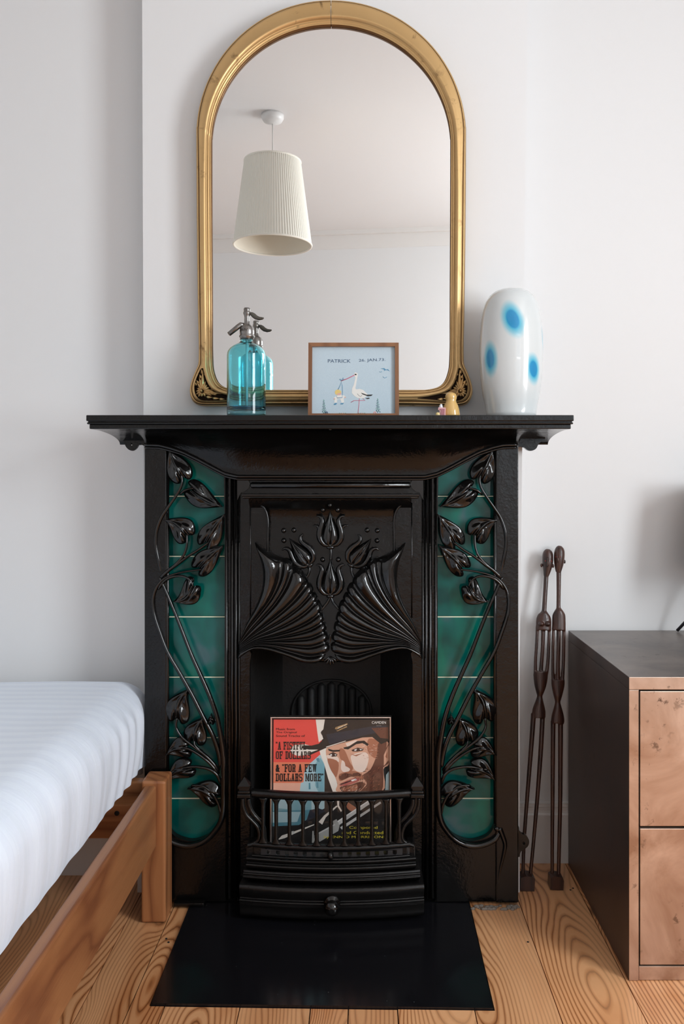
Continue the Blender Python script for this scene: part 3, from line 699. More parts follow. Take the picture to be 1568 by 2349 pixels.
for s_ in (0, 1):
    f = (lambda x, y: R6(x, y)) if s_ == 0 else (lambda x, y: R6(1556-x, y))
    # pyramid finial on stepped base
    X0 = w(f(103, 0)[0], 0, DG).x; mb = MB(); zf = zz(R6(0, 228)[1], DG)
    mb.box(X0-.0165, X0+.0165, DG-.014, DG+.030, zf, zf+.010, 0, .002); mb.box(X0-.0150, X0+.0150, DG-.012, DG+.026, zf+.010, zf+.017, 0, .002); mb.box(X0-.0125, X0+.0125, DG-.010, DG+.02, zf+.017, zf+.024, 0, .001)
    zt3 = zf+.024; r_ = .0150
    vs = [(X0-r_, DG-.012, zt3), (X0+r_, DG-.012, zt3), (X0+r_, DG+.018, zt3), (X0-r_, DG+.018, zt3), (X0-r_, DG-.012, zt3+.005), (X0+r_, DG-.012, zt3+.005), (X0+r_, DG+.018, zt3+.005), (X0-r_, DG+.018, zt3+.005), (X0, DG+.003, zt3+.024)]
    mb.add(vs, [(0, 1, 5, 4), (1, 2, 6, 5), (2, 3, 7, 6), (3, 0, 4, 7), (4, 5, 8), (5, 6, 8), (6, 7, 8), (7, 4, 8), (3, 2, 1, 0)]); fpb(mb, 'finial', M_ironm, GR)
    # scrolled side brackets
    for pl, ra, rb in ((((90, 240), (92, 300), (118, 370), (165, 420), (205, 465), (222, 520), (212, 570), (170, 600), (128, 612)), .0050, .0050), (((135, 245), (138, 290), (160, 345), (198, 395), (235, 430), (258, 490), (262, 560), (280, 640)), .0055, .0050)):
        q = cr([f(*p) for p in pl], 5); mb = MB().tube([w(x, y, DG) for x, y in q], [lerp(ra, rb, i/(len(q)-1)) for i in range(len(q))], 10, .006); fpb(mb, 'scroll_bracket', M_ironm, GR)
    a = f(175, 600); b = f(285, 680); xx = sorted((w(a[0], 0, DG).x, w(b[0], 0, DG).x)); fpb(MB().box(xx[0], xx[1], DG-.004, DG+.012, zz(1975, DG), zz(1938, DG), 0, .003), 'corner_block', M_ironm, GR)
    xx = sorted((w(f(118, 0)[0], 0, DG).x, w(f(180, 0)[0], 0, DG).x)); fpb(MB().box(xx[0], xx[1], DG+.0, DG+.05, zz(1976, DG), zz(1940, DG), 0, .002), 'corner_block', M_ironm, GR)
# ---- ash pan cover: stepped, bowed tiers
AC = empty('ash_cover'); AC.parent = FP
def tier(name, xza, xzb, ys, ds, bw=.022, m=M_ironm):
    dd = sum(ds)/len(ds); prof = [(d, zz(1760+y/3.409, d-bw*.7)) for y, d in zip(ys, ds)]
    x0_, x1_ = w(R6(xza, 0)[0], 0, dd).x, w(R6(xzb, 0)[0], 0, dd).x
    prof = [(DF+.03, prof[0][1])]+prof+[(DF+.03, prof[-1][1])]
    return bowed(name, prof, x0_, x1_, (x1_-x0_)/2+.005, bw, m, AC)
tier('ledge', 165, 1395, [688, 694, 702, 714, 722], [2.080, 2.068, 2.060, 2.056, 2.060])
hs_ = [[P2(*R6(x, y), 2.052) for x, y in ((c-17, 652), (c+17, 652), (c+17, 680), (c+8, 689), (c-8, 689), (c-17, 680))] for c in (290, 365, 435, 505, 575, 645, 715, 855, 925, 995, 1068, 1138, 1208, 1278)]
xs_ = [180+k_*81 for k_ in range(16)]
def bend_(v_): v_ = v_.copy(); v_.y -= .021*(1-((v_.x-CXG)/.21)**2); return v_
mb = MB(); mb.plate([P2(*R6(x, 700), 2.052) for x in xs_]+[P2(*R6(x, 642), 2.052) for x in xs_[::-1]], hs_, 2.064, 2.068, 0, bend_); fpb(mb, 'slotted_plate', mat('grey_iron', (.022, .022, .024), .5), AC)
tier('upper_tier', 120, 1442, [718, 722, 730, 742, 752, 762, 766, 772, 782, 794, 806, 812], [2.062, 2.052, 2.047, 2.047, 2.052, 2.058, 2.054, 2.046, 2.042, 2.043, 2.050, 2.062])
tier('middle_tier', 97, 1476, [815, 820, 830, 838, 842, 850, 860, 866, 872, 880, 886, 900], [2.062, 2.047, 2.043, 2.045, 2.040, 2.035, 2.037, 2.041, 2.036, 2.034, 2.038, 2.050])
tier('lower_tier', 68, 1506, [905, 912, 925, 945, 970, 1000, 1030, 1040, 1050, 1058, 1068, 1078, 1090, 1098, 1150, 1180], [2.062, 2.050, 2.036, 2.028, 2.025, 2.028, 2.040, 2.042, 2.034, 2.028, 2.028, 2.032, 2.030, 2.036, 2.036, 2.036])
q = w(R6(788, 0)[0], R6(0, 1078)[1], 2.0); kb = [(a_*1.12, b_) for a_, b_ in [(.0165, 0), (.019, .004), (.017, .009), (.011, .012), (.010, .017), (.0155, .022), (.0165, .029), (.012, .037), (.005, .041)]]
mb = MB(); mb.lathe(kb, (0, 0, 0), 24); mb.v = [Vector((q.x+a.x, 2.012-a.z, q.z+a.y)) for a in mb.v]; fpb(mb, 'knob', M_relief, AC)
q = w(R6(776, 0)[0], R6(0, 695)[1], 2.03); fpb(MB().ball((q.x, 2.034, q.z), .008, .012, .011, 14), 'small_knob', M_ironm, AC)
fpb(MB().box(w(400, 0, 2.11).x, w(470, 0, 2.11).x, 2.095, 2.115, .006, .016, 0, .003), 'foot_bar', M_iron)

# ---------------------------------------------------------------- mirror
DM = 2.143
MR = empty('mirror', (w(759, 0, DM).x, DM, zz(930, DM))); tag(MR, 'tall arched gilt wall mirror with carved flower corners above the mantel', 'mirror')
def mrb(mb, name, m, parent=None):
    for v_ in mb.v: v_ -= Vector(MR.location)
    return mb.build(name, m, parent or MR)
half = []
for k in range(25):
    a = math.radians(90+90*k/24); half.append(((758.5+309*math.cos(a), 312-309*math.sin(a)), (758.8+272.3*math.cos(a), 335-272*math.sin(a)), 0))
half += [((450.5, 500), (487, 500), 0), ((453, 700), (488, 700), 0), ((455, 785), (488, 785), 0)]
Oc = [(455, 815), (453.7, 836), (445.5, 856), (438, 877), (434.5, 896), (437.5, 913), (445, 924.5), (456, 929.5), (475, 931), (500, 931), (540, 931), (600, 931)]
Ic = [(488.5, 812), (489.5, 836), (491, 848), (493.5, 858), (496.5, 867), (501, 876), (507, 883), (515, 888), (524, 891), (540, 894), (560, 894.5), (600, 894.5)]
half += [(o_, i_, 1) for o_, i_ in zip(Oc, Ic)]+[((700, 931), (700, 894.5), 0), ((759, 931), (759, 894.5), 0)]
# subdivide the corner
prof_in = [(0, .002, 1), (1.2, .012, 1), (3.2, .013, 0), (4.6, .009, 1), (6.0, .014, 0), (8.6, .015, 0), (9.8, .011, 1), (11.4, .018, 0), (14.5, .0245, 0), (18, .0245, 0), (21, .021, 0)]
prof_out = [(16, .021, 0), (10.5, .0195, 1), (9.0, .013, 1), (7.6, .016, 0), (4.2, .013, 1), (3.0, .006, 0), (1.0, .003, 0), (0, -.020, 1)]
def sec(o_, i_, gap):
    dx, dy = o_[0]-i_[0], o_[1]-i_[1]; L = math.hypot(dx, dy); ux, uy = dx/L, dy/L; out = []
    k = min(1.0, L/37.2)
    for a, h_, mi in prof_in: out.append((i_[0]+ux*a*k, i_[1]+uy*a*k, h_, mi))
    for a, h_, mi in prof_out: out.append((o_[0]-ux*a*k, o_[1]-uy*a*k, h_, mi))
    return out
def dense(hf, n=3):
    O = cr([h_[0] for h_ in hf], n); I = cr([h_[1] for h_ in hf], n); g = []
    for k in range(len(hf)-1): g += [hf[k][2]]*n
    return list(zip(O, I, g+[hf[-1][2]]))
hd = dense(half)
for s_ in (0, 1):
    rows = [[(x if s_ == 0 else 2*759.3-x, y, h_, mi) for x, y, h_, mi in sec(*h)] for h in hd]
    R = [[Vector((w(x, y, DM).x, DM-h_, w(x, y, DM).z)) for x, y, h_, mi in r] for r in rows]
    mb = MB(); n = len(R[0]); gi = len(prof_in)-1
    mb.v = [v_.copy() for r in R for v_ in r]
    for i in range(len(R)-1):
        for j in range(n-1):
            gp = rows[i]; wdt = math.hypot(gp[gi+1][0]-gp[gi][0], gp[gi+1][1]-gp[gi][1])
            if j == gi and (hd[i][2] and hd[i+1][2]) and wdt > 3: continue
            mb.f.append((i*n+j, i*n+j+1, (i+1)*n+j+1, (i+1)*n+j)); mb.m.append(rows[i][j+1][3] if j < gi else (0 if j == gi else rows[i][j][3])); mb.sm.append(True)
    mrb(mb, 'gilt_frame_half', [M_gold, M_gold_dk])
    # recessed spandrel with carved flower
    idx = [i for i in range(len(R)) if hd[i][2]]
    ra_ = [R[i][gi] for i in idx]; rb_ = [R[i][gi+1] for i in idx]
    mb = MB().grid([[a, a+Vector((0, .010, 0)), b+Vector((0, .010, 0)), b] for a, b in zip(ra_, rb_)], 0, False)
    sp_ = mrb(mb, 'corner_spandrel', M_bole)
    mb = MB(); cx, cy = 464, 897.6
    g = (lambda x: x) if s_ == 0 else (lambda x: 2*759.3-x)
    def pet(a0, r0, r1, wd_, h_=.006):
        wd_ *= 1.55
        a = math.radians(a0); leaf_mesh(mb, (g(cx+r0*math.cos(a)), cy-r0*math.sin(a)), (g(cx+r1*math.cos(a)), cy-r1*math.sin(a)), wd_, DM-.012, h_, 0, 1.0, 0, True, 0, 6, 8)
    for a0, r1, wd_ in ((180, 15, 6), (150, 14, 5), (207, 17, 6.5), (235, 17, 6), (265, 13, 5), (300, 15, 5), (335, 24, 6), (352, 44, 6), (5, 25, 6), (30, 19, 7.5), (52, 19, 7), (70, 26, 5.5), (88, 52, 6), (102, 34, 6), (120, 25, 5.5), (344, 34, 4)): pet(a0, 4.2, r1, wd_)
    for px, py, a0, L in ((474, 911, -6, 15), (489, 914, -4, 16), (503, 916, 0, 14), (478, 901, 12, 14), (484, 893, 30, 10), (470, 850, 85, 13), (463, 858, 95, 14), (450, 885, 110, 12), (470, 862, 60, 10), (461, 868, 110, 10), (490, 905, 20, 12), (488, 914, -10, 12), (474, 872, 55, 10), (456, 880, 125, 10)):
        a = math.radians(a0); leaf_mesh(mb, (g(px), py), (g(px+L*math.cos(a)), py-L*math.sin(a)), 7, DM-.012, .006, 0, 1, 0, True, 0, 5, 5)
    q = w(g(cx), cy, DM); mb.ball((q.x, DM-.014, q.z), .0045, .006, .0045, 10)
    mrb(mb, 'carved_flower', M_gold, sp_)
gl = [h[1] for h in hd]; gl = [(x, y) for x, y in gl]+[(2*759.3-x, y) for x, y in gl[::-1]]
mb = MB(); mb.plate([P2(759.3+(x-759.3)*1.004, 480+(y-480)*1.003, DM) for x, y in gl[1:-1]], [], DM-.001, DM+.002); mrb(mb, 'mirror_glass', M_mirror)
mb = MB(); mb.plate([P2(759.3+(x-759.3)*1.03, 480+(y-480)*1.02, DM) for x, y in gl[1:-1]], [], DM+.004, DWALL-.001); mrb(mb, 'backboard', M_bole)

# ---------------------------------------------------------------- soda siphon
DS = 2.055
sc0 = w(564.8, 952, DS); SI = empty('soda_siphon', (sc0.x, DS, ZM)); tag(SI, 'aqua blue glass soda siphon with tarnished metal spout and lever', 'siphon')
k = 1/7.127/F*DS; zz0 = 1872+ (zz(952, DS)-ZM)/k if False else None
ybase = 690+0; 
def sz(yz): return H-((690+yz/7.127)-VY)/F*DS-ZM
bp = [(300, 0.001)]; hS = sz(900)
prof = [(.6*313*k, .0015), (.93*313*k, .0005), (313*k, .004), (316*k, .012), (316*k, sz(900)), (311*k, sz(860)), (297*k, sz(820)), (268*k, sz(780)), (220*k, sz(742)), (165*k, sz(712)), (118*k, sz(690)), (104*k, sz(665)), (106*k, sz(640)), (100*k, sz(605))]
inn = [(max(.001, r_-.0042), z_) for r_, z_ in prof[4:]][::-1]+[(308*k-.004, .03), (295*k-.004, .024), (200*k, .019), (.002, .017)]
MB().lathe(prof+inn, (0, 0, 0), 56, 0, True, True).build('glass_bottle', M_glass, SI)
MB().lathe([(.0030, .025), (.0030, sz(640))], (.001, 0, 0), 12).build('dip_tube', M_tube, SI)
MB().lathe([(.020, .0175), (.0385, .0215), (.0405, .028), (.030, .0255), (.002, .0235)], (0, 0, 0), 40).build('blue_glass_base', M_glassbase, SI)
hd_ = [(106*k, sz(640)), (112*k, sz(612)), (128*k, sz(590)), (130*k, sz(578)), (116*k, sz(562)), (119*k, sz(540)), (120*k, sz(490)), (112*k, sz(450)), (92*k, sz(420)), (62*k, sz(396)), (47*k, sz(375)), (45*k, sz(330)), (44*k, sz(270)), (50*k, sz(240)), (60*k, sz(215)), (62*k, sz(200)), (56*k, sz(180)), (50*k, sz(172)), (52*k, sz(168)), (54*k, sz(150)), (53*k, sz(130)), (46*k, sz(118)), (.001, sz(116))]
MB().lathe(hd_, (.0015, 0, 0), 32).build('metal_head', M_pewter, SI)
def SZ(x, y, dy=0): return Vector(((x-462)*k, dy, sz(y)))
MB().tube([SZ(420, 400), SZ(375, 395, -.002), SZ(330, 430, -.004), SZ(190, 558, -.012)], [.006, .0068, .0064, .0056], 14).build('spout', M_pewter, SI)
MB().tube([SZ(515, 205), SZ(550, 215), SZ(580, 240), SZ(620, 272), SZ(670, 290), SZ(720, 288), SZ(748, 280)], [.003, .0048, .0060, .0056, .0046, .0034, .0016], 12, .0042).build('lever', M_lever, SI)
def text_mesh(body, width, height, m, name, parent, loc, rot=(0, 0, 0), off=0.0, ext=.0002):
    cu = bpy.data.curves.new('lettering', 'FONT'); cu.body = body; cu.extrude = 0; cu.offset = off; cu.resolution_u = 3
    o = bpy.data.objects.new('lettering', cu); col.objects.link(o); bpy.context.view_layer.update()
    me = bpy.data.meshes.new_from_object(o.evaluated_get(bpy.context.evaluated_depsgraph_get())); bpy.data.objects.remove(o)
    xs = [v_.co.x for v_ in me.vertices]; ys = [v_.co.y for v_ in me.vertices]; sx = width/(max(xs)-min(xs)); sy = height/(max(ys)-min(ys)); mx0, my0 = min(xs), min(ys)
    for v_ in me.vertices: v_.co = Vector(((v_.co.x-mx0)*sx, 0, (v_.co.y-my0)*sy))
    ob = link(name, me, m, parent); ob.location = loc; ob.rotation_euler = rot; return ob
lt = text_mesh('NEUNAUE', 180*k, 42*k, M_bole, 'stamped_lettering', SI, (0, 0, 0))
me = lt.data
for v_ in me.vertices:
    a = (v_.co.x-90*k)/(121*k); v_.co = Vector((121.5*k*math.sin(a), -121.5*k*math.cos(a), sz(508)+v_.co.z))

# ---------------------------------------------------------------- vase
DV = 2.06; kv = DV/F
VA = empty('glass_vase', ((1171.5-VX)/F*DV, DV, ZM)); tag(VA, 'tall milky white glass vase with sky blue spots at mantel end', 'vase')
def vz(y): return H-(y-VY)/F*DV-ZM
vp = [(50*kv, 0), (57*kv, .002), (57.5*kv, vz(948)), (60*kv, vz(930)), (64*kv, vz(912)), (68*kv, vz(885)), (71*kv, vz(855)), (72.3*kv, vz(825)), (72.5*kv, vz(800)), (71.5*kv, vz(770)), (69*kv, vz(740)), (65*kv, vz(715)), (59*kv, vz(695)), (50*kv, vz(680)), (41*kv, vz(672)), (34*kv, vz(668)), (31*kv, vz(667)), (29*kv, vz(669)), (30*kv, vz(680)), (50*kv, vz(700)), (65*kv, vz(760)), (68*kv, vz(850)), (50*kv, vz(940)), (.001, vz(942))]
M_vase = mat('milk_glass_blue_spots', (.80, .82, .82), .22, 0, 1.0, .4, Subsurface_Weight=.1, Subsurface_Radius=(.02, .02, .02)); t = NT(M_vase); v = t.obj()
t.b.inputs['Coat Roughness'].default_value = .015
cc = None
white = (.66, .695, .70)
spots = [((1175, 733), 24, 37, .5), ((1126, 821), 18, 36, .08), ((1221, 846), 20, 31, .3), ((1243, 774), 20, 33, .2)]
colr = t.mix(0.0, white, white)
for (px, py), rx_, rz_, sh in spots:
    ox = (px-1171.5)*kv; rr = 71*kv; oy = -math.sqrt(max(0, rr*rr-ox*ox)); ang = math.atan2(ox, -oy)-.176
    # angle around the axis and height, in vase space
    sep = t.n('ShaderNodeSeparateXYZ', {0: v}); th = t.math('ARCTAN2', sep.outputs[0], t.math('MULTIPLY', sep.outputs[1], -1.0))
    da = t.math('SUBTRACT', th, ang); dz_ = t.math('SUBTRACT', sep.outputs[2], H-(py-VY)/F*(DV-.066)-ZM)
    da = t.math('ADD', da, t.math('MULTIPLY', dz_, sh*6))
    e = t.math('SQRT', t.math('ADD', t.math('POWER', t.math('DIVIDE', da, rx_*1.25/71), 2.0), t.math('POWER', t.math('DIVIDE', dz_, rz_*1.25*kv), 2.0)))
    f_ = t.ramp(e, [(0, (1, 1, 1)), (.42, (1, 1, 1)), (.52, (.88, .88, .88)), (.72, (.68, .68, .68)), (1, (0, 0, 0))])
    bl = t.ramp(e, [(0, (.0, .235, .52)), (.42, (.0, .26, .54)), (.52, (.0, .42, .62)), (1, (.25, .62, .72))])
    colr = t.mix(f_, colr, bl)
t.col(colr)
MB().lathe(vp, (0, 0, 0), 64, 0, True, True).build('vase_body', M_vase, VA)

# ---------------------------------------------------------------- glazed ornaments by the mirror corner
DB = 2.03; kb_ = DB/F
ON = empty('glazed_ornament', ((1034-VX)/F*DB, DB, ZM)); tag(ON, 'small honey glazed rounded ceramic ornament on the mantel beside the mirror corner', 'ornament')
M_honey = mat('honey_glaze', (.68, .42, .13), .18, 0, .8)
bp_ = [(20, 957), (20.5, 951), (19, 940), (16, 930), (12.5, 923), (11.5, 919), (13, 914), (13.4, 909), (11.5, 904), (7, 901), (.1, 900)]
MB().lathe([(r_*kb_, max(0, H-(y-VY)/F*DB-ZM)) for r_, y in bp_], (0, 0, 0), 32).build('ornament_body', M_honey, ON)
CD = empty('number_candle_holder', ((1010-VX)/F*DB, DB-.02, ZM)); tag(CD, 'tiny pink number one block with white top beside the honey ornament', 'ornament')
DC = DB-.02
def C2(x, y): return ((x-1010)/F*DC, H-(y-VY)/F*DC-ZM)
MB().plate([C2(x, y) for x, y in ((1003, 960), (1006, 942), (1002.5, 941), (1002.5, 935), (1019.5, 935.5), (1019, 960))], [], -.006, .006).build('rim', mat('pale_pink_glaze', (.75, .42, .42), .3, 0, .5), CD)
MB().plate([C2(x, y) for x, y in ((1006.5, 957), (1009, 941), (1005, 939.5), (1005, 938), (1017, 938), (1016, 957))], [], -.0075, .0).build('number_face', mat('dusky_pink_glaze', (.40, .14, .17), .3, 0, .5), CD)
MB().tube([(C2(1009, 936)[0], 0, C2(0, 936)[1]), (C2(1009, 932)[0], 0, C2(0, 931)[1]), (C2(1010, 0)[0], 0, C2(0, 927)[1])], [.0055, .004, .0022], 12).build('white_tip', mat('white_glaze', (.75, .78, .80), .25, 0, .5), CD)
BA_ = MB().ball((0, 0, 0), 5.2*kb_, None, None, 18).build('yellow_ball', mat('pale_yellow_glaze', (.78, .60, .26), .2, 0, .6)); BA_.location = ((1003-VX)/F*(DC-.012), DC-.017, ZM+5.2*kb_)
tag(BA_, 'tiny pale yellow glazed ball in front of the pink number one', 'ornament')

# ---------------------------------------------------------------- stitched sampler
DP = 2.05
SM = empty('framed_sampler', ((810.5-VX)/F*DP, DP, ZM+.001)); tag(SM, 'pale blue stork cross-stitch sampler in a thin brown wooden frame', 'picture')
kp = (DP+.012)/F; ybot = VY-(ZM-H)/DP*F
SM.rotation_euler = (-.085, 0, 0)
def S2(x, y): return ((x-810.5)*kp, (ybot-y)*kp)
zs0 = S2(0, 788)[1]
def pframe(parent, x0, x1, z0, z1, t_, dep, mats, name='frame_rail', bev=.0015):
    for q in (((x0, z0), (x1, z0), (x1-t_, z0+t_), (x0+t_, z0+t_)), ((x1, z0), (x1, z1), (x1-t_, z1-t_), (x1-t_, z0+t_)), ((x1, z1), (x0, z1), (x0+t_, z1-t_), (x1-t_, z1-t_)), ((x0, z1), (x0, z0), (x0+t_, z0+t_), (x0+t_, z1-t_))):
        mb = MB().plate(list(q), [], -dep, 0)
        mb.build(name, mats, parent)
hwp = 103*kp
pframe(SM, -hwp, hwp, 0, zs0, 8.6*kp, .014, M_picwood)
M_cloth = mat('pale_blue_linen', (.50, .61, .68), .9); t = NT(M_cloth); v = t.obj()
t.col(t.mix(t.noise(t.scale(v, 1, 1, 1), 900, 1), (.43, .545, .63), (.56, .66, .715))); t.bump(t.noise(v, 1200, 1), .3, .0006)
MB().box(-hwp+.005, hwp-.005, -.006, -.001, .005, zs0-.005).build('linen', M_cloth, SM)
def S4(x, y): return S2(690+x/6.533, 770+y/6.533)
def thread(name, c): return mat(name, c, .85)
T_blue = thread('slate_blue_thread', (.055, .10, .18)); T_lb = thread('mid_blue_thread', (.10, .27, .42)); T_pink = thread('pink_thread', (.58, .13, .20)); T_white = thread('white_thread', (.78, .76, .72))
T_blk = thread('black_thread', (.03, .03, .03)); T_yel = thread('yellow_thread', (.75, .56, .20)); T_skin = thread('skin_thread', (.68, .42, .36)); T_grn = thread('green_thread', (.10, .30, .22)); T_coral = thread('coral_thread', (.78, .40, .40))
x, z_ = S4(403, 412); text_mesh('PATRICK', (742-403)/6.533*kp, 52/6.533*kp, T_blue, 'stitched_name', SM, (x, -.0064, z_))
x, z_ = S4(866, 410); text_mesh('26. JAN.73.', (1262-866)/6.533*kp, 54/6.533*kp, T_blue, 'stitched_date', SM, (x, -.0064, z_), (0, -.035, 0))
def stitch(name, shapes, mats, parent=SM):
    mb = MB(); lv = .0060
    for sh, mi in shapes:
        if sh[0] == 'l':
            pts = [S4(*p) for p in sh[2]]; mb.tube([(a, -lv, b) for a, b in pts], sh[1]/6.533*kp, 6, .0005, mi)
        else: mb.plate([S4(*p) for p in sh[1]], [], -lv-.0003, -.0055, mi)
        lv += .00002
    return mb.build(name, mats, parent)
stitch('stitched_stork', [
 (('p', [(760, 870), (765, 800), (790, 750), (815, 640), (800, 600), (795, 575), (815, 560), (845, 570), (850, 600), (838, 660), (825, 740), (815, 800), (830, 815), (880, 808), (930, 825), (975, 870), (1000, 895), (960, 935), (930, 950), (880, 950), (850, 945), (800, 915)]), 0),
 (('p', [(895, 865), (940, 880), (980, 895), (1075, 893), (1050, 915), (1000, 920), (960, 905), (920, 890)]), 1), (('p', [(960, 948), (1020, 940), (1028, 955), (990, 962)]), 1), (('p', [(800, 582), (830, 580), (832, 600), (808, 602)]), 1),
 (('l', 6, [(800, 600), (740, 630), (690, 655), (600, 688)]), 2), (('l', 4, [(875, 950), (868, 1030), (852, 1190)]), 2), (('l', 4, [(925, 950), (958, 980), (870, 984), (790, 984), (745, 1012)]), 2), (('l', 3, [(790, 984), (775, 1000)]), 2), (('l', 2.5, [(842, 880), (870, 912), (895, 925), (912, 900)]), 1)], [T_white, T_blk, T_pink])
stitch('stitched_baby', [(('l', 4.5, [(555, 820), (580, 770), (605, 700), (618, 760), (622, 850), (620, 935), (545, 945), (530, 915)]), 1), (('l', 4, [(605, 690), (575, 662), (590, 658), (607, 680), (632, 638), (640, 660), (612, 682)]), 1),
 (('p', [(515, 925), (560, 900), (610, 900), (650, 905), (670, 930), (640, 950), (648, 1010), (610, 1020), (590, 960), (545, 965), (540, 1015), (500, 1015), (505, 965), (495, 945)]), 0), (('p', [(508, 850), (525, 825), (565, 818), (600, 840), (605, 880), (585, 900), (550, 905), (515, 885)]), 2), (('p', [(540, 880), (600, 862), (605, 885), (580, 905), (545, 902)]), 3),
 (('p', [(490, 1040), (515, 1020), (545, 1022), (525, 1048), (495, 1050)]), 1), (('p', [(585, 1040), (600, 1022), (645, 1020), (625, 1042)]), 1), (('p', [(655, 925), (675, 930), (668, 945), (648, 942)]), 3), (('p', [(490, 950), (508, 948), (515, 965), (495, 970)]), 3), (('l', 6, [(540, 945), (620, 938)]), 1)], [T_white, T_lb, T_yel, T_skin])
stitch('stitched_birds', [(('p', [(1188, 500), (1245, 495), (1270, 515), (1300, 510), (1330, 545), (1290, 525), (1262, 525), (1250, 538), (1235, 512)]), 0), (('l', 3.5, [(1170, 550), (1190, 556), (1212, 544)]), 0), (('l', 4, [(1222, 622), (1250, 645), (1284, 628)]), 0)], [T_lb])
for bx_, s0 in ((350, 0), (1150, 1)):
    sh = []
    for i in range(15):
        yy = 975+i*14+(0 if s0 == 0 else -16); wd_ = 7+i*1.9; xx = bx_+(6*math.sin(i*2.4))*wd_/14+(-6+i*.5); r_ = 5+i*.2; mi = (0, 0, 1, 0, 1)[i % 5]
        for q in (-1, 1): sh.append((('p', [(xx+q*wd_*.5+r_*math.cos(a*math.pi/3), yy+r_*math.sin(a*math.pi/3)) for a in range(6)]), mi))
    c = (1105, 1170) if s0 else (385, 1168)
    for a in range(6): sh.append((('p', [(c[0]+16*math.cos(a*1.05)+8*math.cos(b*math.pi/3), c[1]+16*math.sin(a*1.05)+8*math.sin(b*math.pi/3)) for b in range(6)]), 2 if s0 else 1))
    stitch('stitched_hollyhock', sh, [T_grn, T_blue, T_coral])
for bx_ in (620, 905):
    sh = [(('p', [(bx_+(random.random()-.5)*90+6*math.cos(b*math.pi/3), 1180+random.random()*14+6*math.sin(b*math.pi/3)) for b in range(6)]), i % 2) for i in range(0)]
    for i in range(12):
        cx_, cy_ = bx_-50+i*9, 1190-18*abs(math.sin(i*1.3)); sh.append((('p', [(cx_+6*math.cos(b*math.pi/3), cy_+6*math.sin(b*math.pi/3)) for b in range(6)]), (0, 1)[i % 3 == 0]))
    stitch('stitched_flowers', sh, [T_grn, T_coral])

# ---------------------------------------------------------------- framed record sleeve in the grate
DA = 2.150
RC = empty('framed_record', ((758-VX)/F*DA, DA, ZG+.001)); tag(RC, 'record sleeve of two western soundtracks in a slim silvery frame standing in the grate', 'picture')
RC.rotation_euler = (-.035, 0, 0)
ka = (DA+.008)/F; ybA = VY-(ZG+.001-H)/DA*F
def A2(x, y): return ((x-758)*ka, (ybA-y)*ka)
def A6(x, y): return A2(600+x/4.9, 1620+y/4.9+(0))
topA = A2(0, 1645)[1]; hwA = 139*ka
for (a, b) in (((-hwA, 0), (hwA, 0)), ((hwA, 0), (hwA, topA)), ((hwA, topA), (-hwA, topA)), ((-hwA, topA), (-hwA, 0))): pass
def rframe(parent):
    x0, x1, z0, z1 = -hwA, hwA, 0.0, topA
    pr_ = [(0, 0), (0, .010), (.0015, .0125), (.003, .013), (.005, .0115), (.0058, .008), (.0058, .002)]
    C = [((x0, z0), (1, 1)), ((x1, z0), (-1, 1)), ((x1, z1), (-1, -1)), ((x0, z1), (1, -1))]
    for i in range(4):
        (ax, az), (ux, uz) = C[i]; (bx_, bz), (vx, vz_) = C[(i+1) % 4]
        rows = [[Vector((ax+ux*o_, -h_, az+uz*o_)) for o_, h_ in pr_], [Vector((bx_+vx*o_, -h_, bz+vz_*o_)) for o_, h_ in pr_]]
        MB().grid(rows, 0, True).build('frame_rail', M_chrome, parent)
rframe(RC)
MB().box(-hwA+.001, hwA-.001, -.002, .002, .001, topA-.001).build('backing_board', M_dark, RC)
def ink(name, c): return mat(name, c, .5, 0, 1.0)
INK = {n_: ink('ink_'+n_, c) for n_, c in dict(red=(.80, .075, .06), orange=(.80, .22, .12), peach=(.85, .45, .33), cream=(.86, .80, .72), black=(.012, .011, .011), navy=(.02, .025, .04), blue=(.20, .42, .50), teal=(.09, .27, .35), pale=(.42, .62, .68), skin=(.70, .38, .26), light=(.88, .70, .60), tan=(.42, .16, .09), brown=(.14, .05, .03), dark=(.05, .022, .016), lip=(.45, .12, .10), grey=(.42, .42, .40), steel=(.62, .62, .60), ochre=(.42, .27, .12), yellow=(.80, .66, .05), white=(.88, .88, .86)).items()}
order = list(INK)
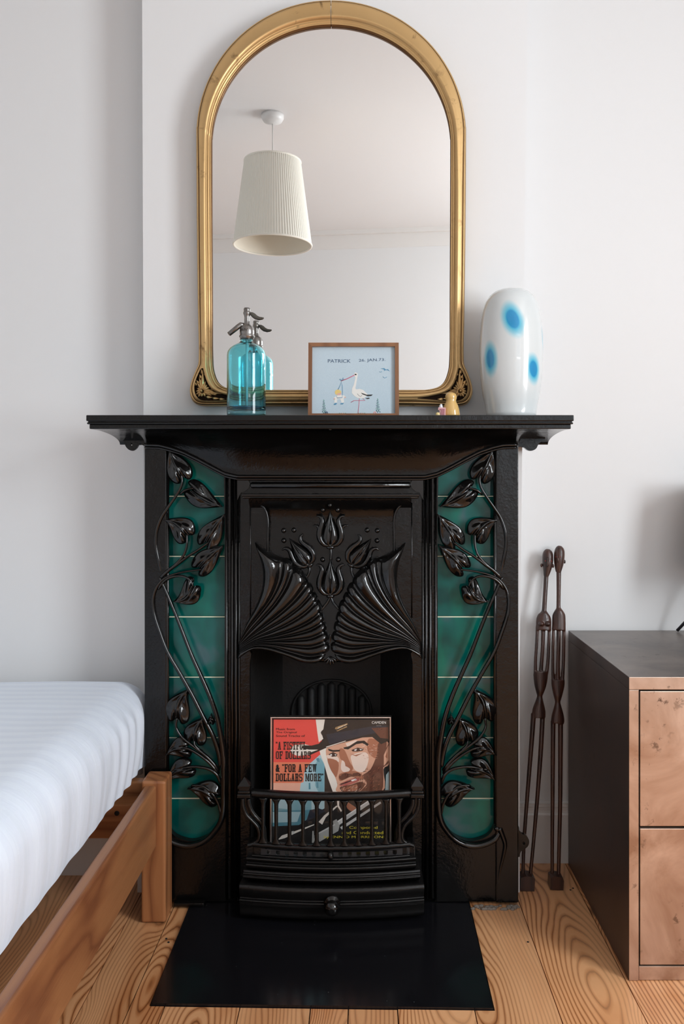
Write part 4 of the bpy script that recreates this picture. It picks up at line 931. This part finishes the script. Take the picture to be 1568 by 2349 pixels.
art = [
 ('red', [(132, 165), (640, 165), (700, 560), (700, 960), (132, 960)]), ('orange', [(132, 640), (560, 640), (560, 960), (132, 960)]), ('peach', [(132, 870), (480, 870), (480, 960), (132, 960)]),
 ('cream', [(605, 165), (725, 165), (705, 260), (665, 300), (690, 380), (640, 420), (622, 300)]),
 ('cream', [(320, 500), (360, 450), (480, 440), (600, 470), (650, 490), (520, 560), (400, 570), (340, 545)]),
 ('pale', [(535, 660), (655, 555), (705, 640), (705, 1180), (430, 1180), (430, 940), (440, 870), (470, 860), (480, 740)]), ('blue', [(600, 660), (655, 590), (705, 660), (705, 975), (640, 975), (600, 900)]), ('teal', [(610, 600), (640, 590), (650, 640), (620, 630)]),
 ('teal', [(612, 860), (635, 860), (638, 925), (615, 925)]), ('teal', [(528, 870), (545, 868), (548, 940), (528, 940)]),
 ('blue', [(126, 960), (560, 1000), (560, 1180), (126, 1180)]), ('pale', [(200, 1030), (300, 1030), (290, 1160), (190, 1150)]), ('teal', [(126, 1180), (720, 1160), (560, 1320), (400, 1345), (126, 1360)]), ('pale', [(126, 1190), (440, 1190), (400, 1300), (126, 1310)]),
 ('black', [(705, 560), (740, 560), (800, 780), (860, 975), (1425, 900), (1425, 1540), (126, 1540), (126, 1350), (420, 1335), (560, 1240), (705, 1150)]), ('navy', [(540, 1170), (640, 1150), (720, 1180), (600, 1250), (500, 1300)]),
 ('cream', [(640, 480), (765, 465), (755, 600), (800, 740), (835, 830), (870, 975), (800, 975), (745, 820), (700, 660), (660, 560)]),
 ('skin', [(728, 480), (900, 425), (1130, 345), (1280, 330), (1380, 400), (1425, 440), (1425, 660), (1365, 720), (1345, 975), (868, 975), (850, 880), (805, 765), (745, 640)]),
 ('light', [(735, 560), (850, 580), (862, 640), (800, 625), (745, 600)]), ('light', [(905, 600), (940, 560), (965, 700), (905, 735), (888, 690)]), ('light', [(1010, 560), (1160, 530), (1200, 600), (1150, 740), (1050, 730), (1010, 640)]), ('light', [(940, 430), (1050, 395), (1080, 400), (960, 470)]),
 ('tan', [(742, 600), (860, 640), (840, 800), (800, 765), (760, 690)]), ('tan', [(868, 500), (925, 500), (990, 640), (1025, 700), (1000, 745), (950, 755), (930, 640), (880, 600)]), ('tan', [(1200, 380), (1330, 420), (1350, 560), (1280, 600), (1190, 520)]), ('light', [(890, 690), (930, 680), (990, 715), (960, 750), (905, 740)]),
 ('brown', [(1130, 790), (1220, 720), (1290, 560), (1310, 430), (1400, 420), (1365, 640), (1340, 975), (1110, 975), (1180, 880)]), ('tan', [(870, 775), (960, 745), (1050, 740), (1140, 790), (1120, 830), (1000, 800), (880, 850)]), ('brown', [(868, 800), (930, 760), (1000, 770), (1080, 755), (1110, 790), (1000, 800), (900, 840)]),
 ('brown', [(880, 915), (1000, 890), (1090, 860), (1160, 880), (1090, 960), (920, 970)]), ('tan', [(900, 925), (1010, 900), (1070, 890), (1060, 950), (930, 960)]),
 ('lip', [(872, 885), (940, 850), (1040, 815), (1095, 820), (1085, 850), (990, 888), (900, 905)]), ('white', [(1000, 838), (1055, 822), (1066, 836), (1015, 852)]), ('black', [(880, 882), (1000, 840), (1005, 850), (890, 890)]),
 ('black', [(742, 488), (800, 505), (880, 502), (872, 520), (800, 526), (752, 512)]), ('black', [(915, 478), (985, 460), (1070, 405), (1150, 400), (1200, 440), (1185, 460), (1130, 428), (1060, 440), (970, 498), (925, 492)]),
 ('dark', [(748, 552), (800, 528), (850, 552), (838, 575), (790, 580)]), ('white', [(765, 556), (785, 548), (790, 566), (772, 568)]), ('white', [(818, 552), (840, 556), (825, 568)]), ('dark', [(1005, 505), (1075, 478), (1150, 492), (1130, 512), (1075, 522), (1020, 520)]), ('white', [(1040, 500), (1068, 490), (1060, 512), (1038, 512)]), ('white', [(1095, 492), (1125, 494), (1110, 508)]), ('tan', [(985, 545), (1050, 560), (1140, 535), (1060, 575)]),
 ('brown', [(1350, 560), (1425, 430), (1425, 650), (1360, 700)]), ('skin', [(1370, 560), (1420, 450), (1420, 620), (1370, 680)]), ('tan', [(1385, 580), (1410, 520), (1410, 600)]), ('pale', [(1395, 780), (1425, 740), (1425, 960), (1385, 960)]),
 ('black', [(708, 165), (1428, 165), (1428, 400), (1340, 440), (1240, 360), (1130, 365), (960, 410), (800, 455), (700, 490), (600, 535), (545, 560), (520, 540), (640, 500), (530, 500), (440, 480), (470, 452), (560, 455), (640, 435), (700, 375), (670, 330), (662, 310), (690, 280)]),
 ('navy', [(720, 330), (960, 290), (1240, 240), (1425, 230), (1425, 290), (1200, 330), (960, 390), (760, 440)]), ('cream', [(720, 468), (940, 400), (945, 406), (725, 476)]), ('ochre', [(820, 270), (830, 250), (960, 206), (966, 222), (840, 275)]), ('cream', [(850, 262), (950, 218), (952, 222), (856, 266)]), ('ochre', [(835, 290), (950, 240), (960, 248), (850, 296)]), ('brown', [(1230, 260), (1420, 250), (1420, 380), (1330, 370)]),
 ('cream', [(845, 1060), (870, 1060), (868, 1120), (900, 1175), (890, 1190), (850, 1130)]), ('tan', [(950, 1080), (1010, 1110), (1060, 1150), (1020, 1185), (960, 1150)]), ('cream', [(640, 1300), (700, 1230), (840, 1120), (850, 1130), (720, 1250), (680, 1330)]),
 ('steel', [(850, 1290), (1200, 1060), (1215, 1100), (870, 1335)]), ('white', [(850, 1290), (1200, 1062), (1202, 1072), (856, 1302)]), ('steel', [(880, 1360), (1330, 1075), (1340, 1095), (900, 1385)]), ('grey', [(800, 1290), (840, 1270), (875, 1340), (860, 1400), (810, 1400)]), ('grey', [(600, 1440), (820, 1320), (860, 1400), (640, 1525), (580, 1525)]), ('steel', [(600, 1440), (820, 1320), (826, 1335), (590, 1460)]),
 ('cream', [(180, 1500), (230, 1450), (340, 1415), (590, 1325), (590, 1335), (380, 1425), (260, 1480)]), ('steel', [(335, 1405), (360, 1400), (375, 1425), (350, 1440)]), ('grey', [(570, 1400), (585, 1400), (590, 1530), (565, 1530)])]
mb = MB(); lv = 0.0
def rnd(pts):
    n = len(pts); o_ = []
    for i in range(n):
        p0, p1, p2, p3 = pts[i-1], pts[i], pts[(i+1) % n], pts[(i+2) % n]
        for k_ in range(4):
            t_ = k_/4; o_.append(tuple(.5*(2*b+(-a+c_)*t_+(2*a-5*b+4*c_-d_)*t_*t_+(-a+3*b-3*c_+d_)*t_**3) for a, b, c_, d_ in zip(p0, p1, p2, p3)))
    return o_
def sliver(x, y, L, wd_, ang):
    c_, s2 = math.cos(ang), math.sin(ang); return [(x-c_*L, y-s2*L), (x+s2*wd_, y-c_*wd_), (x+c_*L, y+s2*L), (x-s2*wd_, y+c_*wd_)]
for q_ in range(420):                     # brush strokes: stubble, creases, hat felt
    z_ = q_ % 7
    if z_ in (0, 1, 2): x, y = random.uniform(1090, 1320), random.uniform(700, 970); col_ = random.choice(['brown', 'dark', 'dark', 'tan']); ok = x+(y-700)*.35 > 1150
    elif z_ == 3: x, y = random.uniform(870, 1120), random.uniform(765, 840); col_ = random.choice(['brown', 'dark', 'tan']); ok = y < 800 or x > 1040
    elif z_ == 4: x, y = random.uniform(880, 1110), random.uniform(905, 970); col_ = random.choice(['brown', 'dark', 'light']); ok = True
    elif z_ == 5: x, y = random.uniform(1130, 1300), random.uniform(440, 600); col_ = random.choice(['light', 'tan', 'skin']); ok = True
    else: x, y = random.uniform(740, 1400), random.uniform(180, 330); col_ = random.choice(['navy', 'black', 'dark']); ok = True
    if ok: art.append((col_, sliver(x, y, random.uniform(8, 20), random.uniform(1.2, 2.6), random.uniform(-1.3, -.3) if z_ != 5 else random.uniform(-.4, .5))))
SM_ = {'skin', 'light', 'tan', 'brown', 'lip'}
art = [(c, rnd(pts) if c in SM_ and len(pts) > 4 else pts) for c, pts in art]
for c, pts in art: mb.plate([A6(*p) for p in pts], [], -.0030-lv, -.0022-lv*.5, order.index(c)); lv += (.000010 if len(pts) != 4 else .0000008)
mb.build('cover_print', [INK[n_] for n_ in order], RC)
LZ = -.0030-lv-.00015
def atext(s, x0, x1, y0, y1, ink_, off=.0, name='printed_lettering'):
    a = A6(x0, y1); b = A6(x1, y0); return text_mesh(s, b[0]-a[0], b[1]-a[1], ink_, name, RC, (a[0], LZ, a[1]), off=off)
atext('Music from', 160, 370, 258, 284, INK['black']); atext('The Original', 160, 392, 296, 322, INK['black']); atext('Sound Tracks of', 160, 486, 334, 358, INK['black'])
atext('CAMDEN', 1235, 1394, 184, 212, INK['white']); atext('CDS 962', 1286, 1342, 230, 238, INK['grey'])
atext('Composed', 983, 1298, 1345, 1385, INK['yellow']); atext('and Conducted', 900, 1362, 1400, 1434, INK['yellow']); atext('by ENNIO MORRICONE', 700, 1395, 1452, 1486, INK['yellow'])
# slab-serif wood-type letters
G = {'I': [(.32, 0, .68, 1), (.05, .86, .95, 1), (.05, 0, .95, .14)], 'F': [(.14, 0, .42, 1), (0, .85, 1, 1), (.86, .64, 1, 1), (.4, .44, .74, .58), (.66, .36, .78, .66), (0, 0, .6, .13)],
 'E': [(.14, 0, .42, 1), (0, .85, 1, 1), (.86, .66, 1, 1), (.4, .44, .74, .58), (.66, .36, .78, .66), (0, 0, 1, .15), (.86, 0, 1, .34)], 'L': [(.14, 0, .44, 1), (0, .86, .62, 1), (0, 0, 1, .15), (.84, 0, 1, .42)],
 'T': [(.34, 0, .66, 1), (0, .85, 1, 1), (0, .64, .14, 1), (.86, .64, 1, 1), (.16, 0, .84, .13)], 'U': [(.10, .12, .38, 1), (.66, .12, .86, 1), (0, .87, .48, 1), (.54, .87, 1, 1), (.2, 0, .78, .15)],
 'O': [(.02, .14, .32, .86), (.68, .14, .98, .86), (.14, .86, .86, 1), (.14, 0, .86, .14)], 'D': [(.14, 0, .42, 1), (.70, .14, .98, .86), (0, .86, .84, 1), (0, 0, .84, .14)],
 'R': [(.12, 0, .40, 1), (0, .86, .82, 1), (.64, .56, .94, .88), (.3, .44, .82, .56), (.62, .10, .86, .48), (0, 0, .5, .13), (.6, 0, 1, .13)], 'S': [(.14, .86, .86, 1), (.02, .54, .30, .88), (.14, .42, .84, .57), (.68, .12, .98, .46), (.14, 0, .86, .14), (.84, .68, .98, 1), (.02, 0, .16, .32)],
 '"': [(.05, .78, .38, 1), (.58, .78, .92, 1)]}
Q = {'A': [[(.10, 0), (.30, 0), (.62, 1), (.38, 1)], [(.60, 0), (.92, 0), (.66, 1), (.36, 1)], [(.24, .28), (.74, .28), (.70, .38), (.28, .38)], [(0, 0), (.42, 0), (.42, .13), (0, .13)], [(.54, 0), (1, 0), (1, .13), (.54, .13)]],
 'M': [[(.06, 0), (.2, 0), (.2, 1), (.06, 1)], [(.72, 0), (.94, 0), (.94, 1), (.72, 1)], [(.06, 1), (.3, 1), (.54, .2), (.44, .1)], [(.72, 1), (.86, 1), (.54, .1), (.44, .1)], [(0, 0), (.32, 0), (.32, .13), (0, .13)], [(.62, 0), (1, 0), (1, .13), (.62, .13)], [(0, .87), (.3, .87), (.3, 1), (0, 1)], [(.72, .87), (1, .87), (1, 1), (.72, 1)]],
 'W': [[(.06, 1), (.30, 1), (.38, 0), (.26, 0)], [(.44, 1), (.54, 1), (.38, 0), (.28, 0)], [(.46, 1), (.66, 1), (.74, 0), (.62, 0)], [(.84, 1), (.94, 1), (.74, 0), (.64, 0)], [(0, .87), (.36, .87), (.36, 1), (0, 1)], [(.40, .87), (.72, .87), (.72, 1), (.40, 1)], [(.78, .87), (1, .87), (1, 1), (.78, 1)]]}
def slab(s, x0, x1, y0, y1):
    wds = {'"': .55, ' ': .55, 'I': .62, 'M': 1.2, 'W': 1.25}; tot = sum(wds.get(c, 1)+.12 for c in s)-.12; a = A6(x0, y1); b = A6(x1, y0); u = (b[0]-a[0])/tot; hh = b[1]-a[1]; x = a[0]; mb = MB()
    for c in s:
        wc = wds.get(c, 1)*u
        for r in G.get(c, []): mb.plate([(x+r[0]*wc, a[1]+r[1]*hh), (x+r[2]*wc, a[1]+r[1]*hh), (x+r[2]*wc, a[1]+r[3]*hh), (x+r[0]*wc, a[1]+r[3]*hh)], [], LZ-.0001, LZ)
        for r in Q.get(c, []): mb.plate([(x+p*wc, a[1]+q*hh) for p, q in r], [], LZ-.0001, LZ)
        x += wc+.12*u
    return mb.build('slab_serif_title', INK['black'], RC)
slab('"A FISTFUL', 158, 500, 412, 500); slab('OF DOLLARS', 158, 552, 518, 604); slab('"FOR A FEW', 230, 618, 660, 748); slab('DOLLARS MORE"', 158, 694, 764, 850)
atext('&', 158, 205, 664, 748, INK['black'], .05)

# ---------------------------------------------------------------- bed
BD = empty('bed_frame', (-1.0, 1.2, 0)); tag(BD, 'low brown stained pine bed frame with square corner post, left of the hearth', 'bed')
def bdb(mb, name, m, parent=None):
    for v_ in mb.v: v_ -= Vector(BD.location)
    return mb.build(name, m, parent or BD)
px0, px1 = w(323, 0, 2.03).x, w(379, 0, 2.03).x
for X0, X1, Y0, Y1 in ((px0, px1, 2.03, 2.104), (px0, px1, .16, .235), (-1.62, -1.56, 2.03, 2.104), (-1.62, -1.56, .16, .235)): bdb(MB().box(X0, X1, Y0, Y1, .001, .350, 0, .006, 3), 'corner_post', M_bedwoodz)
bdb(MB().box(-.541, -.512, .23, 2.032, .188, .340, 0, .006, 3), 'side_rail', M_bedwood); bdb(MB().box(-1.60, -1.572, .23, 2.032, .188, .340, 0, .006, 3), 'side_rail', M_bedwood)
M_bedwx = wood('stained_pine_crosswise', (.40, .185, .080), (.30, .125, .052), (.2, .075, .03), 30, .05, 'X', .42, False, .2, 3)
bdb(MB().box(-1.575, px0+.005, 2.060, 2.090, .195, .338, 0, .004), 'end_rail', M_bedwx); bdb(MB().box(-1.575, px0+.005, .18, .21, .195, .338, 0, .004), 'end_rail', M_bedwx)
mb = MB(); mb.box(-1.56, -.555, 2.00, 2.058, .262, .305, 0, .004); bl = bdb(mb, 'support_batten', M_bedwx)
q = w(276, 1842, 2.0); mb = MB().lathe([(.006, 0), (.006, .004), (.003, .0045)], (0, 0, 0), 16); mb.v = [Vector((a.x-.60, 1.9995-a.z+.0035, a.y+.284)) for a in mb.v]; bdb(mb, 'bolt_hole', M_dark, bl)
for k_ in range(11): yy = .36+k_*.155; bdb(MB().box(-1.57, -.62, yy, yy+.07, .327, .349, 0, .003), 'slat', M_pale)
bdb(MB().box(-1.57, -.542, 1.02, 1.07, .20, .262, 0, .006), 'cross_bar', M_pale)
# mattress under a fitted striped sheet
mb = MB(); X0, X1, Y0, Y1, Z0, Z1 = -1.53, -.572, .22, 2.235, .352, .560; r_ = .075; n1, n2, n3 = 34, 110, 12
def rb(p):
    c = Vector((max(X0+r_, min(X1-r_, p.x)), max(Y0+r_, min(Y1-r_, p.y)), max(Z0+.05, min(Z1-r_, p.z)))); dlt = p-c
    rr = r_
    if dlt.length < 1e-9: return p
    q = c+dlt.normalized()*min(rr, max(abs(dlt.x), abs(dlt.y), abs(dlt.z))) if p.z > Z0+.05 else Vector((0, 0, 0))
    if p.z <= Z0+.05:
        d2 = Vector((dlt.x, dlt.y, 0)); q = Vector((c.x, c.y, p.z))+(d2.normalized()*min(rr, max(abs(d2.x), abs(d2.y))) if d2.length > 1e-9 else d2)
    return q
def disp(q):
    n_ = noise.noise(Vector((q.x*2.5, q.y*2.0, 0)))*.008+noise.noise(Vector((q.x*6, q.y*7, q.z*3)))*.003
    side = sstep((q.x-(X1-.10))/.08); q = q.copy(); q.z += n_*(1 if q.z > Z1-.05 else .25)
    far = sstep((q.y-1.7)/.3)
    q.x += side*(.010*math.sin((Z1-q.z)/(Z1-Z0)*math.pi)+.0035*math.sin(q.y*95+2*math.sin(q.z*9))*far*sstep((Z1-.02-q.z)/.05)+.004*noise.noise(Vector((1, q.y*14, q.z*2))))
    if q.z < Z0+.01: q.z += .006*noise.noise(Vector((q.x*3, q.y*2, 3)))
    return q
def face(f, a, b): mb.grid([[disp(rb(f(i/a, j/b))) for j in range(b+1)] for i in range(a+1)], 0, True)
face(lambda u, v_: Vector((lerp(X0, X1, u), lerp(Y0, Y1, v_), Z1)), n1*2, n2*2)
face(lambda u, v_: Vector((X1, lerp(Y0, Y1, v_), lerp(Z1, Z0, u))), 24, n2*3)
face(lambda u, v_: Vector((X0, lerp(Y0, Y1, v_), lerp(Z0, Z1, u))), n3, n2)
face(lambda u, v_: Vector((lerp(X0, X1, v_), Y1, lerp(Z1, Z0, u))), n3, n1); face(lambda u, v_: Vector((lerp(X0, X1, v_), Y0, lerp(Z0, Z1, u))), n3, n1)
mb.add([(X0+.01, Y0+.01, Z0+.004), (X1-.004, Y0+.01, Z0+.004), (X1-.004, Y1-.01, Z0+.004), (X0+.01, Y1-.01, Z0+.004)], [(0, 3, 2, 1)])
MT = mb.build('mattress', M_sheet); tag(MT, 'thick mattress in a white satin striped sheet on the low pine bed', 'mattress')
bm = bmesh.new(); bm.from_mesh(MT.data); bmesh.ops.remove_doubles(bm, verts=bm.verts[:], dist=.0008); bmesh.ops.recalc_face_normals(bm, faces=bm.faces[:]); bm.to_mesh(MT.data); bm.free()
for p in MT.data.polygons: p.use_smooth = True
mb = MB().tube([w(310, 1668, 2.19), w(319, 1690, 2.2), w(321, 1715, 2.2), w(316, 1745, 2.2), w(320, 1775, 2.2)], [.010, .018, .020, .013, .009], 12, .012); mb.build('sheet_tuck', M_sheet, MT)

# ---------------------------------------------------------------- cabinet
CB = empty('cabinet', (.58, 1.8, 0)); tag(CB, 'low bronze clad cabinet with copper coloured drawer fronts against the right alcove', 'cabinet')
def cbb(mb, name, m, parent=None):
    for v_ in mb.v: v_ -= Vector(CB.location)
    return mb.build(name, m, parent or CB)
cx0, cx1, cy0, cy1 = .578, 1.42, 1.800, 2.335; zt_ = .664
cbb(MB().box(cx0+.022, cx1-.022, cy0+.03, cy1-.01, .035, zt_-.03), 'carcass', M_dark)
def twomat(mb):   # front faces copper; dark sides and grey top paint in the reflected room
    for i, f in enumerate(mb.f):
        a, b, c = mb.v[f[0]], mb.v[f[1]], mb.v[f[2]]; n_ = (b-a).cross(c-a).normalized()
        mb.m[i] = 0 if n_.y < -.7 else (2 if n_.z > .7 else 1)
    return mb
cbb(twomat(MB().box(cx0, cx1, cy0, cy1, zt_-.0275, zt_, 0, .0012)), 'top_slab', [M_copper, M_bronze, M_bronzetop])
cbb(twomat(MB().box(cx0, cx0+.0215, cy0, cy1, .0005, zt_-.028, 0, .0010)), 'side_panel', [M_copper, M_bronze, M_bronze])
cbb(twomat(MB().box(cx1-.0215, cx1, cy0, cy1, .0005, zt_-.028, 0, .0010)), 'side_panel', [M_copper, M_bronze, M_bronze])
cbb(MB().box(cx0+.022, cx1-.022, cy0+.001, cy0+.02, .001, .0315, 0, .001), 'plinth_rail', M_copper)
cm = (cx0+cx1)/2
for a, b in ((cx0+.0245, cm-.0015), (cm+.0015, cx1-.0245)):
    for z0_, z1_ in ((.0345, .3325), (.3375, zt_-.031)):
        cbb(MB().box(a, b, cy0+.0015, cy0+.035, z0_, z1_, 0, .0015), 'drawer_front', M_copper)
# lamp standing on the cabinet just inside the right edge of the frame
LPp = Vector((.99, 2.22, zt_)); LP = empty('table_lamp', LPp); tag(LP, 'black bent metal leg of a table lamp on the cabinet at the frame edge', 'lamp')
M_blk = mat('black_powder_coat', (.012, .013, .02), .3); M_shade = mat('dark_fabric_shade', (.18, .13, .10), .9)
for a in (141, 21, 261):
    a = math.radians(a); MB().tube([(.145*math.cos(a), .145*math.sin(a), .004), (.115*math.cos(a), .115*math.sin(a), .040), (.008*math.cos(a), .008*math.sin(a), .16)], .0045, 8).build('leg', M_blk, LP)
MB().tube([(0, 0, .15), (0, 0, .22)], .008, 10).build('stem', M_blk, LP)
MB().lathe([(.115, .17), (.095, .42)], (0, 0, 0), 40, 0, False, False).build('shade', M_shade, LP)

# ---------------------------------------------------------------- carved standing figures
def figure(name, label, feet, head, f1, f2, data):
    """leans back from the feet (depth df at row yf) to the head (depth dh at row yh)"""
    (yf, df), (yh, dh) = feet, head
    def dep(py): return lerp(dh, df, (py-yh)/(yf-yh))
    def W(px, py, dy=0): q = w(px, py, dep(py)); q.y += dy; return q
    base = W(data['foot_px'], yf); root = empty(name, (base.x, base.y, 0)); tag(root, label, 'sculpture', 'pair of tall carved wooden figures')
    def fb(mb, nm, m):
        for v_ in mb.v: v_ -= Vector(root.location)
        return mb.build(nm, m, root)
    mb = MB()
    for conv, sc_, pts, dmax in data['tubes']:
        C = [(conv(x, y), wd_/sc_/2) for x, y, wd_ in pts]
        q = cr([(c[0][0], c[0][1], c[1]) for c in C], 5)
        P = [W(x, y) for x, y, r in q]; R_ = [r*dep(y)/F for x, y, r in q]
        mb.tube(P, R_, 14, [min(dmax, r*.95) for r in R_])
    for conv, sc_, (x, y), rr, dy in data['balls']:
        px, py = conv(x, y); q = W(px, py, dy); mb.ball(q, rr[0]/sc_*dep(py)/F, rr[1], rr[2]/sc_*dep(py)/F, 16)
    o = fb(mb, 'carved_body', M_carved)
    md = o.modifiers.new('merge', 'REMESH'); md.mode = 'VOXEL'; md.voxel_size = .0016; md.use_smooth_shade = True
    sm_ = o.modifiers.new('soften', 'SMOOTH'); sm_.iterations = 2; sm_.factor = .5
    for (x0, y0, x1, y1, wd_) in [data['nose']]:
        a = W(*f1(x0, y0), -.013); b = W(*f1(x1, y1), -.021); fb(MB().tube([a, b, b+Vector((0, .006, -.002))], [wd_/5.108*dep(1300)/F*.35, wd_/5.108*dep(1300)/F*.5, .001], 8, .004), 'nose', M_carved)
    for x, y in data['ears']: q = W(*f1(x, y), .0); fb(MB().ball(q, .0035, .003, .0055, 10), 'ear', M_carved)
    for x, y in data['eyes']: q = W(*f1(x, y), -.0135); fb(MB().ball(q, .0016, .0016, .0016, 8), 'eye', M_eye)
    # block foot
    poly = data['foot']; q = [W(*f2(*p)) for p in poly]; d = df
    mb = MB().plate([(a.x, max(.001, a.z)) for a in q], [], d-.016, d+.018); fb(mb, 'foot_block', M_carved)
    return root
M_eye = mat('red_bead', (.35, .03, .03), .3)
def f9(x, y): return (1190+x/5.108, 1240+y/5.108)
def f7(x, y): return (1180+x/2.829, 1230+y/2.829)
d1 = dict(foot_px=1205, foot=[(30, 2192), (66, 2182), (106, 2186), (122, 2200), (120, 2302), (30, 2284)],
 tubes=[(f9, 5.108, [(340, 100, 40), (338, 120, 90), (336, 160, 122), (336, 210, 128), (333, 280, 122), (328, 340, 98), (320, 395, 72), (318, 414, 62)], .022), (f9, 5.108, [(318, 400, 56), (306, 600, 54), (294, 800, 56), (290, 850, 66)], .010),
 (f9, 5.108, [(292, 825, 60), (292, 850, 100), (290, 880, 150), (288, 930, 180), (286, 1000, 184), (285, 1050, 186)], .012), (f9, 5.108, [(213, 1010, 40), (205, 1200, 38), (192, 1400, 38), (190, 1560, 42)], .008), (f9, 5.108, [(352, 1010, 38), (347, 1200, 38), (338, 1400, 40), (320, 1560, 44)], .008), (f9, 5.108, [(284, 1010, 52), (275, 1250, 46), (258, 1480, 48), (252, 1580, 60)], .009),
 (f9, 5.108, [(252, 1530, 168), (252, 1600, 170), (248, 1700, 140), (243, 1790, 84), (241, 1825, 66), (238, 1880, 92), (232, 1980, 152), (230, 2050, 162), (230, 2075, 156)], .011),
 (f7, 2.829, [(122, 1150, 34), (108, 1350, 31), (84, 1650, 27), (62, 1950, 24), (52, 2215, 22)], .011), (f7, 2.829, [(181, 1150, 32), (168, 1400, 31), (146, 1700, 27), (120, 2000, 24), (100, 2215, 24)], .011)],
 balls=[(f9, 5.108, (250, 965), (34, .010, 26), -.010), (f9, 5.108, (325, 965), (34, .010, 26), -.010)], nose=(322, 195, 320, 280, 30), ears=[(262, 290), (397, 298)], eyes=[(295, 232), (366, 235)])
figure('carved_figure', 'reddish brown carved wooden figure with breasts, left of two leaning beside cabinet', (2036, 2.200), (1258, 2.325), f9, f7, d1)
d2 = dict(foot_px=1274, foot=[(222, 2195), (245, 2182), (300, 2192), (308, 2215), (306, 2290), (270, 2302), (222, 2272)],
 tubes=[(f9, 5.108, [(480, 62, 40), (476, 85, 90), (473, 130, 122), (470, 200, 126), (466, 270, 112), (462, 330, 86), (460, 368, 64)], .022), (f9, 5.108, [(464, 350, 58), (463, 550, 52), (461, 760, 50), (462, 810, 62)], .010),
 (f9, 5.108, [(464, 795, 60), (465, 825, 104), (466, 870, 150), (466, 930, 160), (466, 1000, 162), (464, 1050, 166)], .012), (f9, 5.108, [(403, 1010, 36), (396, 1250, 34), (394, 1480, 36), (398, 1660, 40)], .008), (f9, 5.108, [(524, 1010, 40), (522, 1250, 40), (516, 1480, 40), (505, 1660, 44)], .008), (f9, 5.108, [(462, 1010, 50), (460, 1250, 48), (454, 1480, 48), (453, 1680, 60)], .009),
 (f9, 5.108, [(455, 1630, 158), (455, 1700, 154), (453, 1790, 116), (452, 1860, 78), (451, 1893, 64), (452, 1940, 84), (452, 2030, 136), (452, 2100, 158), (450, 2140, 150)], .011),
 (f7, 2.829, [(249, 1200, 32), (247, 1450, 29), (245, 1750, 26), (243, 2000, 24), (243, 2215, 22)], .011), (f7, 2.829, [(297, 1200, 34), (296, 1450, 31), (294, 1750, 28), (288, 2000, 26), (283, 2215, 24)], .011)],
 balls=[], nose=(434, 175, 436, 232, 26), ears=[(532, 248)], eyes=[(420, 188), (468, 186)])
figure('carved_figure', 'darker carved wooden figure with turned head, right of two, touching the cabinet', (2040, 2.205), (1252, 2.325), f9, f7, d2)

# ---------------------------------------------------------------- pendant lamp (seen in the mirror)
dv = 3.85; X = (625-VX)/F*dv; Yp = 2*(DM-.001)-dv
PL = empty('pendant_lamp', (X, Yp, ZC)); tag(PL, 'cream pleated fabric pendant lampshade hanging from ceiling, reflected in the mirror', 'lamp')
def pz(y, d=dv): return H-(y-VY)/F*d-ZC
r0, r1 = 64/F*dv, 89/F*dv; z0_, z1_ = pz(372), pz(562)
M_pleat = mat('cream_pleated_fabric', (.92, .89, .80), .9, Subsurface_Weight=.0); t = NT(M_pleat); t.b.inputs['Transmission Weight'].default_value = 0
rows = []; n_ = 360
def pl_row(z, r): return [Vector(((r+(.0022 if k % 4 < 2 else -.0008))*math.cos(k*2*math.pi/n_), (r+(.0022 if k % 4 < 2 else -.0008))*math.sin(k*2*math.pi/n_), z)) for k in range(n_)]
MB().grid([pl_row(lerp(z0_, z1_, s), lerp(r0, r1, s)) for s in (0, .5, 1)], 0, True, True).build('pleated_shade', M_pleat, PL)
MB().lathe([(r1-.003, z1_), (r0-.003, z0_)], (0, 0, 0), 60, 0, False, False).build('shade_lining', mat('cream_lining', (.86, .80, .68), .9), PL)
mb = MB(); [mb.tube([(r*math.cos(k*math.pi/24), r*math.sin(k*math.pi/24), z) for k in range(49)], .005, 8, up=(0, 0, 1)) for r, z in ((r1, z1_), (r0, z0_))]; mb.build('hem', M_pleat, PL)
MB().tube([(0, 0, 0), (0, 0, z0_-.05)], .0028, 8).build('cord', mat('white_flex', (.75, .73, .70), .5), PL)
MB().lathe([(.052, 0), (.052, -.018), (.044, -.032), (.02, -.042), (.006, -.044)], (0, 0, 0), 30).build('ceiling_rose', mat('white_plastic', (.78, .77, .76), .35), PL)
mb = MB(); [mb.tube([(0, 0, z0_+.0), (r0*math.cos(a), r0*math.sin(a), z0_)], .002, 6) for a in (0, 2.09, 4.19)]; mb.tube([(0, 0, z0_+.02), (0, 0, z0_-.08)], .018, 12); mb.build('lamp_holder', M_trim, PL)
